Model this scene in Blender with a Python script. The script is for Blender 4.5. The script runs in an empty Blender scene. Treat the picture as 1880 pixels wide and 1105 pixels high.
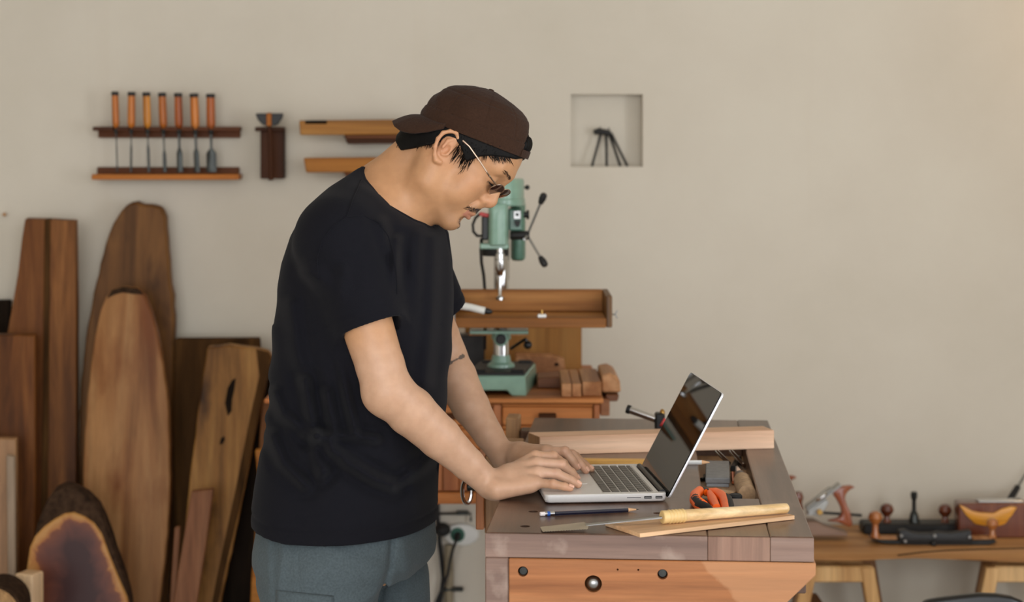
import bpy, bmesh, math, random
import numpy as np, time
T0 = time.time()
from mathutils import Vector, Matrix, Euler
random.seed(7); RNG = np.random.default_rng(7)
SC = bpy.context.scene; COL = SC.collection
# ------------------------------------------------------------------ camera, world, lights, exposure
F, CX, HY, CAMZ = 3600.0, 940.0, 247.0, 1.55          # focal length in pixels, principal column, horizon row, eye height
cd = bpy.data.cameras.new('camera'); cam = bpy.data.objects.new('camera', cd); COL.objects.link(cam)
cam.location = (0, 0, CAMZ); cam.rotation_euler = (math.pi/2, 0, 0)
cd.sensor_width = 36; cd.lens = F/1880*36; cd.shift_y = -(552.5-HY)/1880
cd.clip_start = .05
cd.dof.use_dof = True; cd.dof.focus_distance = 3.5; cd.dof.aperture_fstop = 4.0
SC.camera = cam
vs = SC.view_settings
vs.view_transform = 'Standard'; vs.look = 'None'; vs.gamma = 1; vs.use_curve_mapping = False
vs.exposure = 0.0
w = bpy.data.worlds.new('world'); SC.world = w; w.use_nodes = True
bg = w.node_tree.nodes['Background']; bg.inputs[0].default_value = (0.93, 0.95, 1.0, 1); bg.inputs[1].default_value = 1.5
def area(name, loc, target, sx, sy, power, col):
    d = bpy.data.lights.new(name, 'AREA'); d.shape = 'RECTANGLE'; d.size = sx; d.size_y = sy; d.energy = power; d.color = col
    o = bpy.data.objects.new(name, d); COL.objects.link(o); o.location = loc
    o.rotation_euler = (Vector(target)-Vector(loc)).to_track_quat('-Z', 'Y').to_euler()
    return o
area('daylight_right', (3.4, 1.9, 1.3), (0.8, 5.7, 0.7), 0.9, 2.1, 40, (0.92, 0.96, 1.0))
area('daylight_front', (-0.2, -2.6, 1.8), (0.2, 5, 0.8), 5.0, 3.0, 175, (0.97, 0.98, 1.0))
ld = bpy.data.lights.new('warm_lamp', 'POINT'); ld.energy = 3.2; ld.color = (1, .62, .28); ld.shadow_soft_size = .08
lo = bpy.data.objects.new('warm_lamp', ld); COL.objects.link(lo); lo.location = (1.9, 5.35, 2.0)

# ------------------------------------------------------------------ helpers
def P(px, py, d):
    return Vector(((px-CX)*d/F, d, CAMZ-(py-HY)*d/F))
def DZ(py, z):                                          # depth at which height z shows on row py
    return F*(CAMZ-z)/(py-HY)
def PZ(px, py, z):
    return P(px, py, DZ(py, z))
def lin(c):
    return tuple(((v/255)/12.92 if v/255 <= .04045 else ((v/255+.055)/1.055)**2.4) for v in c[:3])
MATS = {}
def nt(name):
    m = bpy.data.materials.new(name); m.use_nodes = True; MATS[name] = m
    t = m.node_tree; return m, t, t.nodes['Principled BSDF']
def N(t, kind, **kw):
    n = t.nodes.new(kind)
    for k, v in kw.items():
        if k in n.inputs: n.inputs[k].default_value = v
        else: setattr(n, k, v)
    return n
def ramp(t, fac, stops):
    r = t.nodes.new('ShaderNodeValToRGB'); e = r.color_ramp.elements
    while len(e) < len(stops): e.new(.5)
    for i, (p, c) in enumerate(stops):
        e[i].position = p; e[i].color = (*c, 1)
    t.links.new(fac, r.inputs[0]); return r.outputs[0]
def coords(t, scale, rnd=True, rot=(0, 0, 0)):
    tc = N(t, 'ShaderNodeTexCoord'); mp = N(t, 'ShaderNodeMapping'); mp.inputs['Scale'].default_value = scale; mp.inputs['Rotation'].default_value = rot
    src = tc.outputs['Object']
    if rnd:
        oi = N(t, 'ShaderNodeObjectInfo'); vm = N(t, 'ShaderNodeVectorMath', operation='SCALE'); vm.inputs[0].default_value = (13.1, 7.7, 9.3)
        t.links.new(oi.outputs['Random'], vm.inputs['Scale']); va = N(t, 'ShaderNodeVectorMath', operation='ADD')
        t.links.new(tc.outputs['Object'], va.inputs[0]); t.links.new(vm.outputs[0], va.inputs[1]); src = va.outputs[0]
    t.links.new(src, mp.inputs[0]); return mp.outputs[0]
def bump(t, h, strength, dist=.002):
    b = N(t, 'ShaderNodeBump'); b.inputs['Strength'].default_value = strength; b.inputs['Distance'].default_value = dist
    t.links.new(h, b.inputs['Height']); return b.outputs[0]
def mixc(t, fac, a, b, mode='MIX'):
    m = N(t, 'ShaderNodeMix', data_type='RGBA', blend_type=mode)
    for s, v in ((m.inputs[0], fac), (m.inputs[6], a), (m.inputs[7], b)):
        if hasattr(v, 'is_output') or isinstance(v, bpy.types.NodeSocket): t.links.new(v, s)
        elif isinstance(v, (int, float)): s.default_value = v
        else: s.default_value = (*v[:3], 1)
    return m.outputs[2]
def wood(name, dark, mid, light, axis='z', fine=60, rough=.5, coat=0.0, blotch=None, contrast=1.0, spec=.4, wob=1.2, bmp=.25):
    m, t, b = nt(name)
    d, mi, l = lin(dark), lin(mid), lin(light)
    s = [fine, fine, fine]; s['xyz'.index(axis)] = fine*.045
    n1 = N(t, 'ShaderNodeTexNoise'); n1.inputs['Scale'].default_value = .45; n1.inputs['Detail'].default_value = 5; n1.inputs['Distortion'].default_value = wob
    c = coords(t, s); t.links.new(c, n1.inputs['Vector'])
    n2 = N(t, 'ShaderNodeTexNoise'); n2.inputs['Scale'].default_value = 3.2; n2.inputs['Detail'].default_value = 8; n2.inputs['Roughness'].default_value = .7
    t.links.new(c, n2.inputs['Vector'])
    w_ = .5*min(.45, .22*contrast)
    col = ramp(t, n1.outputs[0], [(.5-w_*2, d), (.5, mi), (.5+w_*2, l)])
    g = ramp(t, n2.outputs[0], [(.3, (.62,)*3), (.6, (1.06,)*3)])
    col = mixc(t, .7, col, g, 'MULTIPLY')
    if blotch:
        n3 = N(t, 'ShaderNodeTexNoise'); n3.inputs['Scale'].default_value = blotch[1]; n3.inputs['Detail'].default_value = 4
        cc = coords(t, (1, 1, .45) if axis == 'z' else (1, 1, 1)); t.links.new(cc, n3.inputs['Vector'])
        f = ramp(t, n3.outputs[0], [(blotch[2], (0, 0, 0)), (blotch[3], (1, 1, 1))])
        col = mixc(t, f, col, lin(blotch[0]))
    t.links.new(col, b.inputs['Base Color'])
    b.inputs['Roughness'].default_value = rough; b.inputs['Specular IOR Level'].default_value = spec
    b.inputs['Coat Weight'].default_value = coat; b.inputs['Coat Roughness'].default_value = .15
    t.links.new(bump(t, n2.outputs[0], bmp, .0015), b.inputs['Normal'])
    return m
def plain(name, c, rough=.5, metal=0.0, spec=.5, noise=.12, scale=40, coat=0.0, bmp=0.0, sheen=0.0, stretch=(1, 1, 1), trans=0.0):
    m, t, b = nt(name); c = lin(c)
    n1 = N(t, 'ShaderNodeTexNoise'); n1.inputs['Scale'].default_value = scale; n1.inputs['Detail'].default_value = 5
    t.links.new(coords(t, stretch), n1.inputs['Vector'])
    lo_ = tuple(v*(1-noise) for v in c); hi_ = tuple(min(1, v*(1+noise)) for v in c)
    t.links.new(ramp(t, n1.outputs[0], [(.3, lo_), (.7, hi_)]), b.inputs['Base Color'])
    b.inputs['Roughness'].default_value = rough; b.inputs['Metallic'].default_value = metal; b.inputs['Specular IOR Level'].default_value = spec
    b.inputs['Coat Weight'].default_value = coat; b.inputs['Coat Roughness'].default_value = .08
    b.inputs['Sheen Weight'].default_value = sheen; b.inputs['Transmission Weight'].default_value = trans
    if bmp: t.links.new(bump(t, n1.outputs[0], bmp, .002), b.inputs['Normal'])
    return m

def frame_from(zdir, xhint=(1, 0, 0)):
    z = Vector(zdir).normalized(); x = Vector(xhint)
    if abs(x.normalized().dot(z)) > .97: x = Vector((0, 1, 0)) if abs(z.y) < .9 else Vector((0, 0, 1))
    y = z.cross(x).normalized(); x = y.cross(z).normalized()
    return Matrix((x, y, z)).transposed()
class G:
    """collects shapes in one bmesh"""
    def __init__(s): s.bm = bmesh.new()
    def _merge(s, b, M):
        b.transform(M); me = bpy.data.meshes.new('tmp'); b.to_mesh(me); b.free(); s.bm.from_mesh(me); bpy.data.meshes.remove(me); return s
    def box(s, c, size, R=None, bev=.002, seg=1):
        b = bmesh.new(); bmesh.ops.create_cube(b, size=1); bmesh.ops.scale(b, vec=Vector(size), verts=b.verts)
        if bev: bmesh.ops.bevel(b, geom=b.edges[:], offset=min(bev, min(size)*.45), segments=seg, affect='EDGES', profile=.5)
        M = (R.to_4x4() if R else Matrix()); return s._merge(b, Matrix.Translation(Vector(c)) @ M)
    def cyl(s, p0, p1, r0, r1=None, seg=24, bev=0.0, R=None):
        p0, p1 = Vector(p0), Vector(p1); r1 = r0 if r1 is None else r1; L = (p1-p0).length
        prof = [(0, 0), (r0-bev, 0), (r0, bev), (r1, L-bev), (r1-bev, L), (0, L)] if bev else [(0, 0), (r0, 0), (r1, L), (0, L)]
        return s.lathe(prof, p0, p1-p0, seg)
    def lathe(s, prof, o, axis, seg=24, sx=1.0, sy=1.0, xhint=(1, 0, 0)):
        R = frame_from(axis, xhint); o = Vector(o); rings = []
        for r, h in prof:
            if r <= 1e-7: rings.append([s.bm.verts.new(o+R @ Vector((0, 0, h)))])
            else: rings.append([s.bm.verts.new(o+R @ Vector((r*sx*math.cos(2*math.pi*i/seg), r*sy*math.sin(2*math.pi*i/seg), h))) for i in range(seg)])
        for a, b in zip(rings, rings[1:]):
            for i in range(seg):
                j = (i+1) % seg
                q = [a[i % len(a)], a[j % len(a)], b[j % len(b)], b[i % len(b)]]
                q = list(dict.fromkeys(q))
                if len(q) >= 3: s.bm.faces.new(q)
        return s
    def tube(s, pts, r, seg=10, cap=True):
        pts = [Vector(p) for p in pts]; n = len(pts); rs = [r]*n if isinstance(r, (int, float)) else list(r)
        T = [((pts[min(i+1, n-1)]-pts[max(i-1, 0)]).normalized()) for i in range(n)]
        x = frame_from(T[0]).col[0].copy(); rings = []
        for i in range(n):
            x = (x-T[i]*x.dot(T[i])).normalized(); y = T[i].cross(x)
            rings.append([s.bm.verts.new(pts[i]+(x*math.cos(2*math.pi*k/seg)+y*math.sin(2*math.pi*k/seg))*rs[i]) for k in range(seg)])
        for a, b in zip(rings, rings[1:]):
            for i in range(seg): s.bm.faces.new((a[i], a[(i+1) % seg], b[(i+1) % seg], b[i]))
        if cap: s.bm.faces.new(rings[0][::-1]); s.bm.faces.new(rings[-1])
        return s
    def ball(s, c, r, R=None, u=20, v=12):
        b = bmesh.new(); bmesh.ops.create_uvsphere(b, u_segments=u, v_segments=v, radius=1)
        r = (r, r, r) if isinstance(r, (int, float)) else r
        bmesh.ops.scale(b, vec=Vector(r), verts=b.verts)
        return s._merge(b, Matrix.Translation(Vector(c)) @ (R.to_4x4() if R else Matrix()))
    def prism(s, pts, ext, bev=0.0, seg=1):
        """closed 3-D outline pts, extruded by vector ext"""
        b = bmesh.new(); vs_ = [b.verts.new(Vector(p)) for p in pts]; f = b.faces.new(vs_)
        r = bmesh.ops.extrude_face_region(b, geom=[f]); bmesh.ops.translate(b, vec=Vector(ext), verts=[e for e in r['geom'] if isinstance(e, bmesh.types.BMVert)])
        bmesh.ops.recalc_face_normals(b, faces=b.faces)
        if bev: bmesh.ops.bevel(b, geom=[e for e in b.edges if e.calc_face_angle(0) > .6], offset=bev, segments=seg, affect='EDGES', profile=.5)
        return s._merge(b, Matrix())
    def grid(s, rows, closed=False):
        vv = [[s.bm.verts.new(Vector(p)) for p in r] for r in rows]
        for a, b in zip(vv, vv[1:]):
            n = len(a)
            for i in range(n if closed else n-1): s.bm.faces.new((a[i], a[(i+1) % n], b[(i+1) % n], b[i]))
        return s
    def mesh(s, name, M=None, angle=35):
        if M is not None: s.bm.transform(M)
        bmesh.ops.recalc_face_normals(s.bm, faces=s.bm.faces)
        me = bpy.data.meshes.new(name); s.bm.to_mesh(me); s.bm.free()
        for p in me.polygons: p.use_smooth = True
        me.set_sharp_from_angle(angle=math.radians(angle)); return me
def link(name, me, mat, parent=None):
    o = bpy.data.objects.new(name, me); COL.objects.link(o)
    if mat is not None and not me.materials: me.materials.append(MATS[mat] if isinstance(mat, str) else mat)
    if parent is not None: o.parent = parent
    return o
def pm(parent):                                         # world matrix of a parent chain (before any depsgraph update)
    M = Matrix()
    while parent is not None:
        M = Matrix.LocRotScale(parent.location, parent.rotation_euler, parent.scale) @ M; parent = parent.parent
    return M
def part(parent, name, mat, g, local=False, angle=35, label=None):
    M = None if (local or parent is None) else pm(parent).inverted()
    o = link(name, g.mesh(name, M, angle), mat, parent)
    if label: o['label'] = label
    return o
def thing(name, label, cat, loc=(0, 0, 0), rz=0.0, group=None):
    o = bpy.data.objects.new(name, None); COL.objects.link(o); o.location = loc; o.rotation_euler = (0, 0, rz); o.empty_display_size = .05
    o['label'] = label; o['category'] = cat
    if group: o['group'] = group
    return o
def single(name, label, cat, mat, g, loc, group=None, angle=35):
    o = link(name, g.mesh(name, Matrix.Translation(-Vector(loc)), angle), mat); o.location = loc
    o['label'] = label; o['category'] = cat
    if group: o['group'] = group
    return o
def struct(name, mat, g, parent=None):
    o = link(name, g.mesh(name), mat, parent); o['kind'] = 'structure'; return o
def bool_cut(o, cutters):
    for g in cutters:
        c = link('cutter', g.mesh('cutter'), None); c.parent = o.parent
        md = o.modifiers.new('cut', 'BOOLEAN'); md.object = c; md.operation = 'DIFFERENCE'; md.solver = 'EXACT'
        bpy.context.view_layer.update(); dg = bpy.context.evaluated_depsgraph_get()
        me = bpy.data.meshes.new_from_object(o.evaluated_get(dg)); o.modifiers.clear()
        old = o.data; o.data = me; bpy.data.meshes.remove(old); cm = c.data; bpy.data.objects.remove(c); bpy.data.meshes.remove(cm)
    for p in o.data.polygons: p.use_smooth = True
    o.data.set_sharp_from_angle(angle=math.radians(35))
# ------------------------------------------------------------------ materials
wood('wood_teak', (78, 44, 18), (116, 72, 34), (148, 98, 52), fine=34, blotch=((66, 38, 18), 5, .58, .75), spec=.15)
wood('wood_teak_red', (70, 38, 14), (106, 62, 26), (132, 84, 42), fine=30, spec=.15)
wood('wood_pale_old', (128, 92, 60), (158, 118, 80), (176, 138, 98), fine=30)
wood('wood_slab_back', (76, 48, 22), (106, 70, 36), (130, 90, 48), fine=16, blotch=((58, 34, 16), 7, .56, .7), wob=2.5, spec=.15)
wood('wood_slab_front', (104, 60, 26), (152, 106, 64), (178, 134, 88), fine=12, blotch=((112, 62, 26), 6.5, .50, .66), wob=2.5, rough=.5, spec=.2)
wood('wood_dark_old', (34, 22, 10), (72, 48, 24), (98, 68, 36), fine=34, spec=.08, rough=.8, contrast=1.4)
wood('wood_black', (14, 10, 6), (28, 20, 13), (44, 32, 20), fine=30, spec=.08, rough=.8)
wood('wood_spalted', (88, 56, 24), (138, 96, 48), (164, 120, 66), fine=26, blotch=((58, 36, 16), 9, .6, .74), spec=.15)
wood('wood_reddish', (98, 60, 36), (128, 84, 56), (142, 98, 68), fine=30, spec=.15)
wood('wood_pale', (190, 150, 108), (212, 176, 134), (226, 192, 152), fine=24, contrast=.6)
wood('wood_greyish', (128, 108, 88), (150, 128, 104), (168, 146, 122), fine=24)
wood('wood_rail', (62, 30, 12), (98, 54, 24), (122, 70, 34), axis='x', fine=30, spec=.15)
wood('wood_rail_lip', (124, 66, 16), (164, 94, 28), (184, 112, 42), axis='x', fine=30, spec=.2)
wood('wood_chisel_handle', (160, 86, 22), (192, 112, 38), (212, 136, 58), fine=40, rough=.35, coat=.15, contrast=.7, spec=.25)
wood('wood_chisel_amber', (172, 104, 22), (204, 132, 40), (220, 152, 62), fine=40, rough=.35, coat=.15, contrast=.7, spec=.25)
wood('wood_chisel_red', (140, 66, 18), (176, 92, 30), (194, 112, 46), fine=40, rough=.35, coat=.15, contrast=.7, spec=.25)
wood('wood_honey', (124, 80, 30), (160, 108, 46), (178, 128, 64), axis='x', fine=26, contrast=.7, spec=.2)
wood('wood_honey_dark', (116, 68, 18), (154, 94, 28), (172, 112, 42), axis='x', fine=26, contrast=.7, spec=.2)
wood('wood_walnut', (38, 20, 8), (66, 36, 16), (84, 48, 24), axis='x', fine=30, spec=.12)
wood('wood_walnut_upright', (38, 20, 8), (64, 34, 15), (84, 48, 24), axis='z', fine=30, spec=.12)
wood('wood_cabinet', (152, 88, 44), (182, 112, 60), (198, 130, 76), axis='x', fine=22, contrast=.7, coat=.05, spec=.2)
wood('wood_cabinet_upright', (146, 84, 46), (176, 108, 64), (190, 124, 80), axis='z', fine=22, contrast=.8)
wood('wood_drill_table', (136, 86, 40), (166, 112, 58), (182, 130, 74), axis='x', fine=22, contrast=.6, spec=.2)
wood('wood_drill_table_end', (92, 62, 30), (112, 78, 40), (126, 90, 50), axis='z', fine=22, contrast=.6)
wood('wood_backing', (122, 82, 38), (150, 104, 52), (164, 120, 66), axis='z', fine=18, contrast=.6, spec=.15)
wood('wood_block', (148, 98, 60), (176, 124, 82), (190, 142, 100), axis='y', fine=26, contrast=.6, spec=.2)
wood('wood_block_brown', (110, 66, 38), (138, 88, 54), (152, 104, 68), axis='x', fine=26)
wood('wood_bench_dark', (62, 44, 34), (94, 68, 54), (118, 92, 74), axis='y', fine=22, rough=.34, coat=.2, blotch=((128, 102, 84), 6, .55, .8), contrast=1.0, spec=.3)
wood('wood_bench_edge', (102, 78, 68), (132, 106, 93), (156, 132, 118), axis='x', fine=22, rough=.5, blotch=((172, 152, 138), 14, .58, .8))
wood('wood_bench_edge_b', (112, 80, 64), (142, 108, 90), (160, 128, 108), axis='z', fine=26, rough=.5, blotch=((160, 138, 124), 14, .6, .85))
wood('wood_beam', (206, 162, 130), (222, 182, 150), (230, 194, 164), axis='x', fine=20, contrast=.5, rough=.6)
wood('wood_thin_board', (208, 164, 122), (222, 182, 140), (230, 194, 156), axis='x', fine=24, contrast=.5, rough=.55)
wood('wood_saw_handle', (206, 168, 112), (224, 190, 138), (236, 206, 158), axis='x', fine=30, contrast=.5, rough=.35, coat=.25)
wood('wood_bamboo', (190, 134, 56), (214, 160, 80), (226, 178, 100), axis='x', fine=30, contrast=.6, rough=.4)
wood('wood_table', (150, 104, 60), (178, 130, 80), (194, 148, 98), axis='x', fine=12, wob=2.2, contrast=.8)
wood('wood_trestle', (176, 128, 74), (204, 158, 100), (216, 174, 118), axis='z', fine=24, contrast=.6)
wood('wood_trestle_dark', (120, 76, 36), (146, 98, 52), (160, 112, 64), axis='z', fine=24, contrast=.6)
wood('wood_tote', (110, 48, 22), (142, 70, 36), (162, 90, 50), axis='z', fine=40, rough=.3, coat=.4)
wood('wood_knob', (130, 68, 28), (164, 98, 48), (182, 118, 64), axis='z', fine=40, rough=.25, coat=.5)
wood('wood_knob_dark', (76, 32, 16), (104, 50, 26), (124, 66, 36), axis='z', fine=40, rough=.25, coat=.5)
wood('wood_plane_body', (112, 86, 70), (132, 104, 86), (148, 120, 102), axis='x', fine=30, rough=.5)
wood('wood_yellow', (196, 122, 20), (214, 142, 34), (224, 158, 52), axis='x', fine=30, rough=.35, coat=.2, contrast=.6)
wood('wood_tray', (150, 116, 84), (178, 142, 106), (192, 158, 122), axis='y', fine=26)
plain('bark', (58, 42, 30), rough=.95, noise=.5, scale=60, bmp=1.0, spec=.1)
plain('endgrain', (168, 130, 86), rough=.9, noise=.4, scale=120, bmp=.8, stretch=(1, 1, .3))
plain('steel', (150, 150, 148), rough=.28, metal=1.0)
plain('steel_dark', (62, 64, 62), rough=.4, metal=.9, noise=.25)
plain('steel_tip', (172, 160, 140), rough=.5, metal=.25, noise=.15, scale=25)
plain('chrome', (205, 205, 205), rough=.12, metal=1.0, noise=.03)
plain('chrome_brown', (120, 100, 84), rough=.25, metal=1.0, noise=.3, scale=14)
plain('brass', (190, 150, 84), rough=.35, metal=1.0)
plain('copper', (190, 110, 70), rough=.35, metal=1.0)
plain('iron_black', (30, 29, 28), rough=.5, metal=.3, noise=.3)
plain('black_plastic', (18, 18, 19), rough=.38)
plain('black_rubber', (22, 22, 22), rough=.7)
plain('black_seat', (14, 14, 15), rough=.35)
plain('green_paint', (128, 162, 143), rough=.35, noise=.08, coat=.3)
plain('green_paint_dark', (84, 122, 104), rough=.4, noise=.1, coat=.2)
plain('red_plastic', (190, 62, 60), rough=.4)
plain('white_plastic', (226, 226, 220), rough=.35, noise=.03)
plain('white_enamel', (236, 238, 236), rough=.25, noise=.02)
plain('socket_green', (60, 110, 92), rough=.45)
plain('pipe_beige', (140, 128, 104), rough=.6)
plain('grey_stone', (138, 140, 142), rough=.75, noise=.1, scale=90)
plain('grey_stone_light', (158, 164, 170), rough=.75, noise=.1, scale=90)
plain('cork', (172, 142, 108), rough=.75, noise=.2, scale=120)
plain('orange_grip', (250, 108, 22), rough=.4, noise=.04)
plain('aluminium', (222, 220, 218), rough=.36, metal=.25, noise=.02, scale=200)
plain('alu_edge', (226, 228, 234), rough=.28, metal=.4, noise=.02, scale=200)
plain('key_black', (56, 53, 49), rough=.34, noise=.1)
plain('port_dark', (40, 40, 44), rough=.5)
plain('screen_glass', (7, 6, 5), rough=.03, spec=.14, noise=.02)
plain('pencil_navy', (26, 28, 48), rough=.25, coat=.5)
plain('pencil_blue', (40, 90, 170), rough=.3)
plain('pencil_wood', (226, 178, 132), rough=.7)
plain('eraser_white', (236, 228, 226), rough=.7)
plain('graphite', (50, 48, 48), rough=.5)
plain('rattan', (222, 190, 130), rough=.45, noise=.1)
plain('cap_cloth', (55, 37, 27), rough=.9, noise=.14, scale=300, bmp=.6, spec=.1, sheen=.05)
plain('hair_black', (12, 10, 9), rough=.6, noise=.3, scale=60, stretch=(6, 6, 1), spec=.15)
plain('shirt_cloth', (21, 21, 26), rough=.95, noise=.1, scale=700, bmp=.2, spec=.1, sheen=.03)
plain('hair_brown', (44, 30, 22), rough=.6, noise=.2, scale=60, spec=.3)
plain('shorts_cloth', (76, 86, 90), rough=.9, noise=.16, scale=260, bmp=.4, spec=.15, sheen=.06)
plain('shoe_cloth', (60, 60, 62), rough=.8)
plain('nail', (226, 176, 150), rough=.3, noise=.03, coat=.2)
plain('frame_gold', (190, 168, 148), rough=.38, metal=1.0, noise=.04)
plain('lens_brown', (42, 20, 18), rough=.06, spec=.7, coat=.5)
def wall_mat():
    m, t, b = nt('plaster')
    n1 = N(t, 'ShaderNodeTexNoise'); n1.inputs['Scale'].default_value = 1.1; n1.inputs['Detail'].default_value = 6; n1.inputs['Roughness'].default_value = .6
    t.links.new(coords(t, (1, 1, 1), False), n1.inputs['Vector'])
    n2 = N(t, 'ShaderNodeTexNoise'); n2.inputs['Scale'].default_value = 55; n2.inputs['Detail'].default_value = 4
    t.links.new(coords(t, (1, 1, 1), False), n2.inputs['Vector'])
    c = ramp(t, n1.outputs[0], [(.3, lin((196, 188, 172))), (.5, lin((203, 195, 180))), (.7, lin((208, 201, 186)))])
    # thin pale run marks down the plaster
    n3 = N(t, 'ShaderNodeTexNoise'); n3.inputs['Scale'].default_value = 1.0; n3.inputs['Detail'].default_value = 3
    t.links.new(coords(t, (9, 9, .35), False), n3.inputs['Vector'])
    c = mixc(t, ramp(t, n3.outputs[0], [(.62, (0, 0, 0)), (.76, (.3, .3, .3))]), c, lin((196, 184, 166)))
    t.links.new(c, b.inputs['Base Color']); b.inputs['Roughness'].default_value = .9; b.inputs['Specular IOR Level'].default_value = .2
    t.links.new(bump(t, n2.outputs[0], .12, .002), b.inputs['Normal'])
wall_mat()
plain('concrete', (198, 195, 190), rough=.7, noise=.1, scale=6)
plain('steel_light', (168, 168, 164), rough=.4, metal=.4, noise=.1)
plain('ceiling_paint', (214, 206, 192), rough=.9, noise=.04)
# burl slab: pale sapwood band, dark purplish heart
def burl_mat():
    m, t, b = nt('burl')
    tc = N(t, 'ShaderNodeTexCoord'); at = N(t, 'ShaderNodeAttribute'); at.attribute_name = 'heart'
    n = N(t, 'ShaderNodeTexNoise'); n.inputs['Scale'].default_value = 14; n.inputs['Detail'].default_value = 6; n.inputs['Distortion'].default_value = 1.5
    t.links.new(tc.outputs['Object'], n.inputs['Vector'])
    ma = N(t, 'ShaderNodeMath', operation='MULTIPLY_ADD'); ma.inputs[1].default_value = .55
    t.links.new(n.outputs[0], ma.inputs[0]); t.links.new(at.outputs['Fac'], ma.inputs[2])
    c = ramp(t, ma.outputs[0], [(.28, lin((178, 130, 74))), (.40, lin((160, 104, 54))), (.46, lin((112, 64, 44))), (.68, lin((92, 54, 44))), (1.0, lin((58, 34, 32)))])
    t.links.new(c, b.inputs['Base Color']); b.inputs['Roughness'].default_value = .3; b.inputs['Coat Weight'].default_value = .04; b.inputs['Coat Roughness'].default_value = .12; b.inputs['Specular IOR Level'].default_value = .15
burl_mat()
# vise panel: orange wood, oiled on the left, bare on the right with a ragged border
def vise_panel_mat():
    m = wood('wood_vise_panel', (122, 72, 38), (166, 108, 66), (190, 134, 88), axis='x', fine=26, rough=.5, coat=.05, contrast=1.2, spec=.25)
    t = m.node_tree; b = t.nodes['Principled BSDF']; src = b.inputs['Base Color'].links[0].from_socket
    tc = N(t, 'ShaderNodeTexCoord'); sp = N(t, 'ShaderNodeSeparateXYZ'); t.links.new(tc.outputs['Object'], sp.inputs[0])
    n = N(t, 'ShaderNodeTexNoise'); n.inputs['Scale'].default_value = 22; n.inputs['Detail'].default_value = 5; t.links.new(tc.outputs['Object'], n.inputs['Vector'])
    a = N(t, 'ShaderNodeMath', operation='MULTIPLY_ADD'); a.inputs[1].default_value = .05; t.links.new(n.outputs[0], a.inputs[0]); t.links.new(sp.outputs['X'], a.inputs[2])
    c2 = N(t, 'ShaderNodeMath', operation='MULTIPLY_ADD'); c2.inputs[1].default_value = .9; t.links.new(sp.outputs['Z'], c2.inputs[0]); t.links.new(a.outputs[0], c2.inputs[2])
    f = ramp(t, c2.outputs[0], [(.0, (0, 0, 0)), (1, (1, 1, 1))]); rr = f.node.color_ramp
    rr.elements[0].position = .0; 
    mr = N(t, 'ShaderNodeMapRange'); mr.inputs['From Min'].default_value = .358+.9*.853+.025-.004; mr.inputs['From Max'].default_value = .358+.9*.853+.025+.004
    t.links.new(c2.outputs[0], mr.inputs['Value'])
    br = mixc(t, .75, src, (1.0, 1.02, 1.06), 'MULTIPLY'); br2 = mixc(t, .4, br, lin((196, 148, 108)))
    t.links.new(mixc(t, mr.outputs[0], src, br2), b.inputs['Base Color'])
vise_panel_mat()
# ------------------------------------------------------------------ room
YW = 5.75
def build_room():
    # back wall with the square niche left open: eight panels around it
    n0, n1 = P(1048, 306, YW), P(1180, 173, YW)
    xs, zs = [-3.2, n0.x, n1.x, 4.2], [0, n0.z, n1.z, 3.2]
    bm = bmesh.new()
    def q(*p): bm.faces.new([bm.verts.new(Vector(v)) for v in p])
    for i in range(3):
        for k in range(3):
            if i == 1 and k == 1: continue
            q((xs[i], YW, zs[k]), (xs[i+1], YW, zs[k]), (xs[i+1], YW, zs[k+1]), (xs[i], YW, zs[k+1]))
    yb = YW+.06; x0, x1, z0, z1 = n0.x, n1.x, n0.z, n1.z
    q((x0, yb, z0), (x1, yb, z0), (x1, yb, z1), (x0, yb, z1))
    q((x0, YW, z0), (x1, YW, z0), (x1, yb, z0), (x0, yb, z0)); q((x0, YW, z1), (x1, YW, z1), (x1, yb, z1), (x0, yb, z1))
    q((x0, YW, z0), (x0, YW, z1), (x0, yb, z1), (x0, yb, z0)); q((x1, YW, z0), (x1, YW, z1), (x1, yb, z1), (x1, yb, z0))
    bmesh.ops.remove_doubles(bm, verts=bm.verts, dist=1e-5)
    g = G(); g.bm.free(); g.bm = bm; struct('wall_back', 'plaster', g)
    g = G(); g.box((.5, 1.4, -.05), (7.4, 9, .1), bev=0); struct('floor', 'concrete', g)
    g = G(); g.box((.5, 1.9, 3.25), (7.4, 8, .1), bev=0); struct('ceiling', 'ceiling_paint', g)
    g = G(); g.box((-3.25, 1.9, 1.6), (.1, 8, 3.2), bev=0); struct('wall_left', 'plaster', g)
    g = G(); g.box((2.65, 4.6, 1.6), (.1, 2.4, 3.2), bev=0); struct('wall_right_light_block', 'plaster', g)  # unseen partial wall, added to hold daylight off the right side
build_room()
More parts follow.
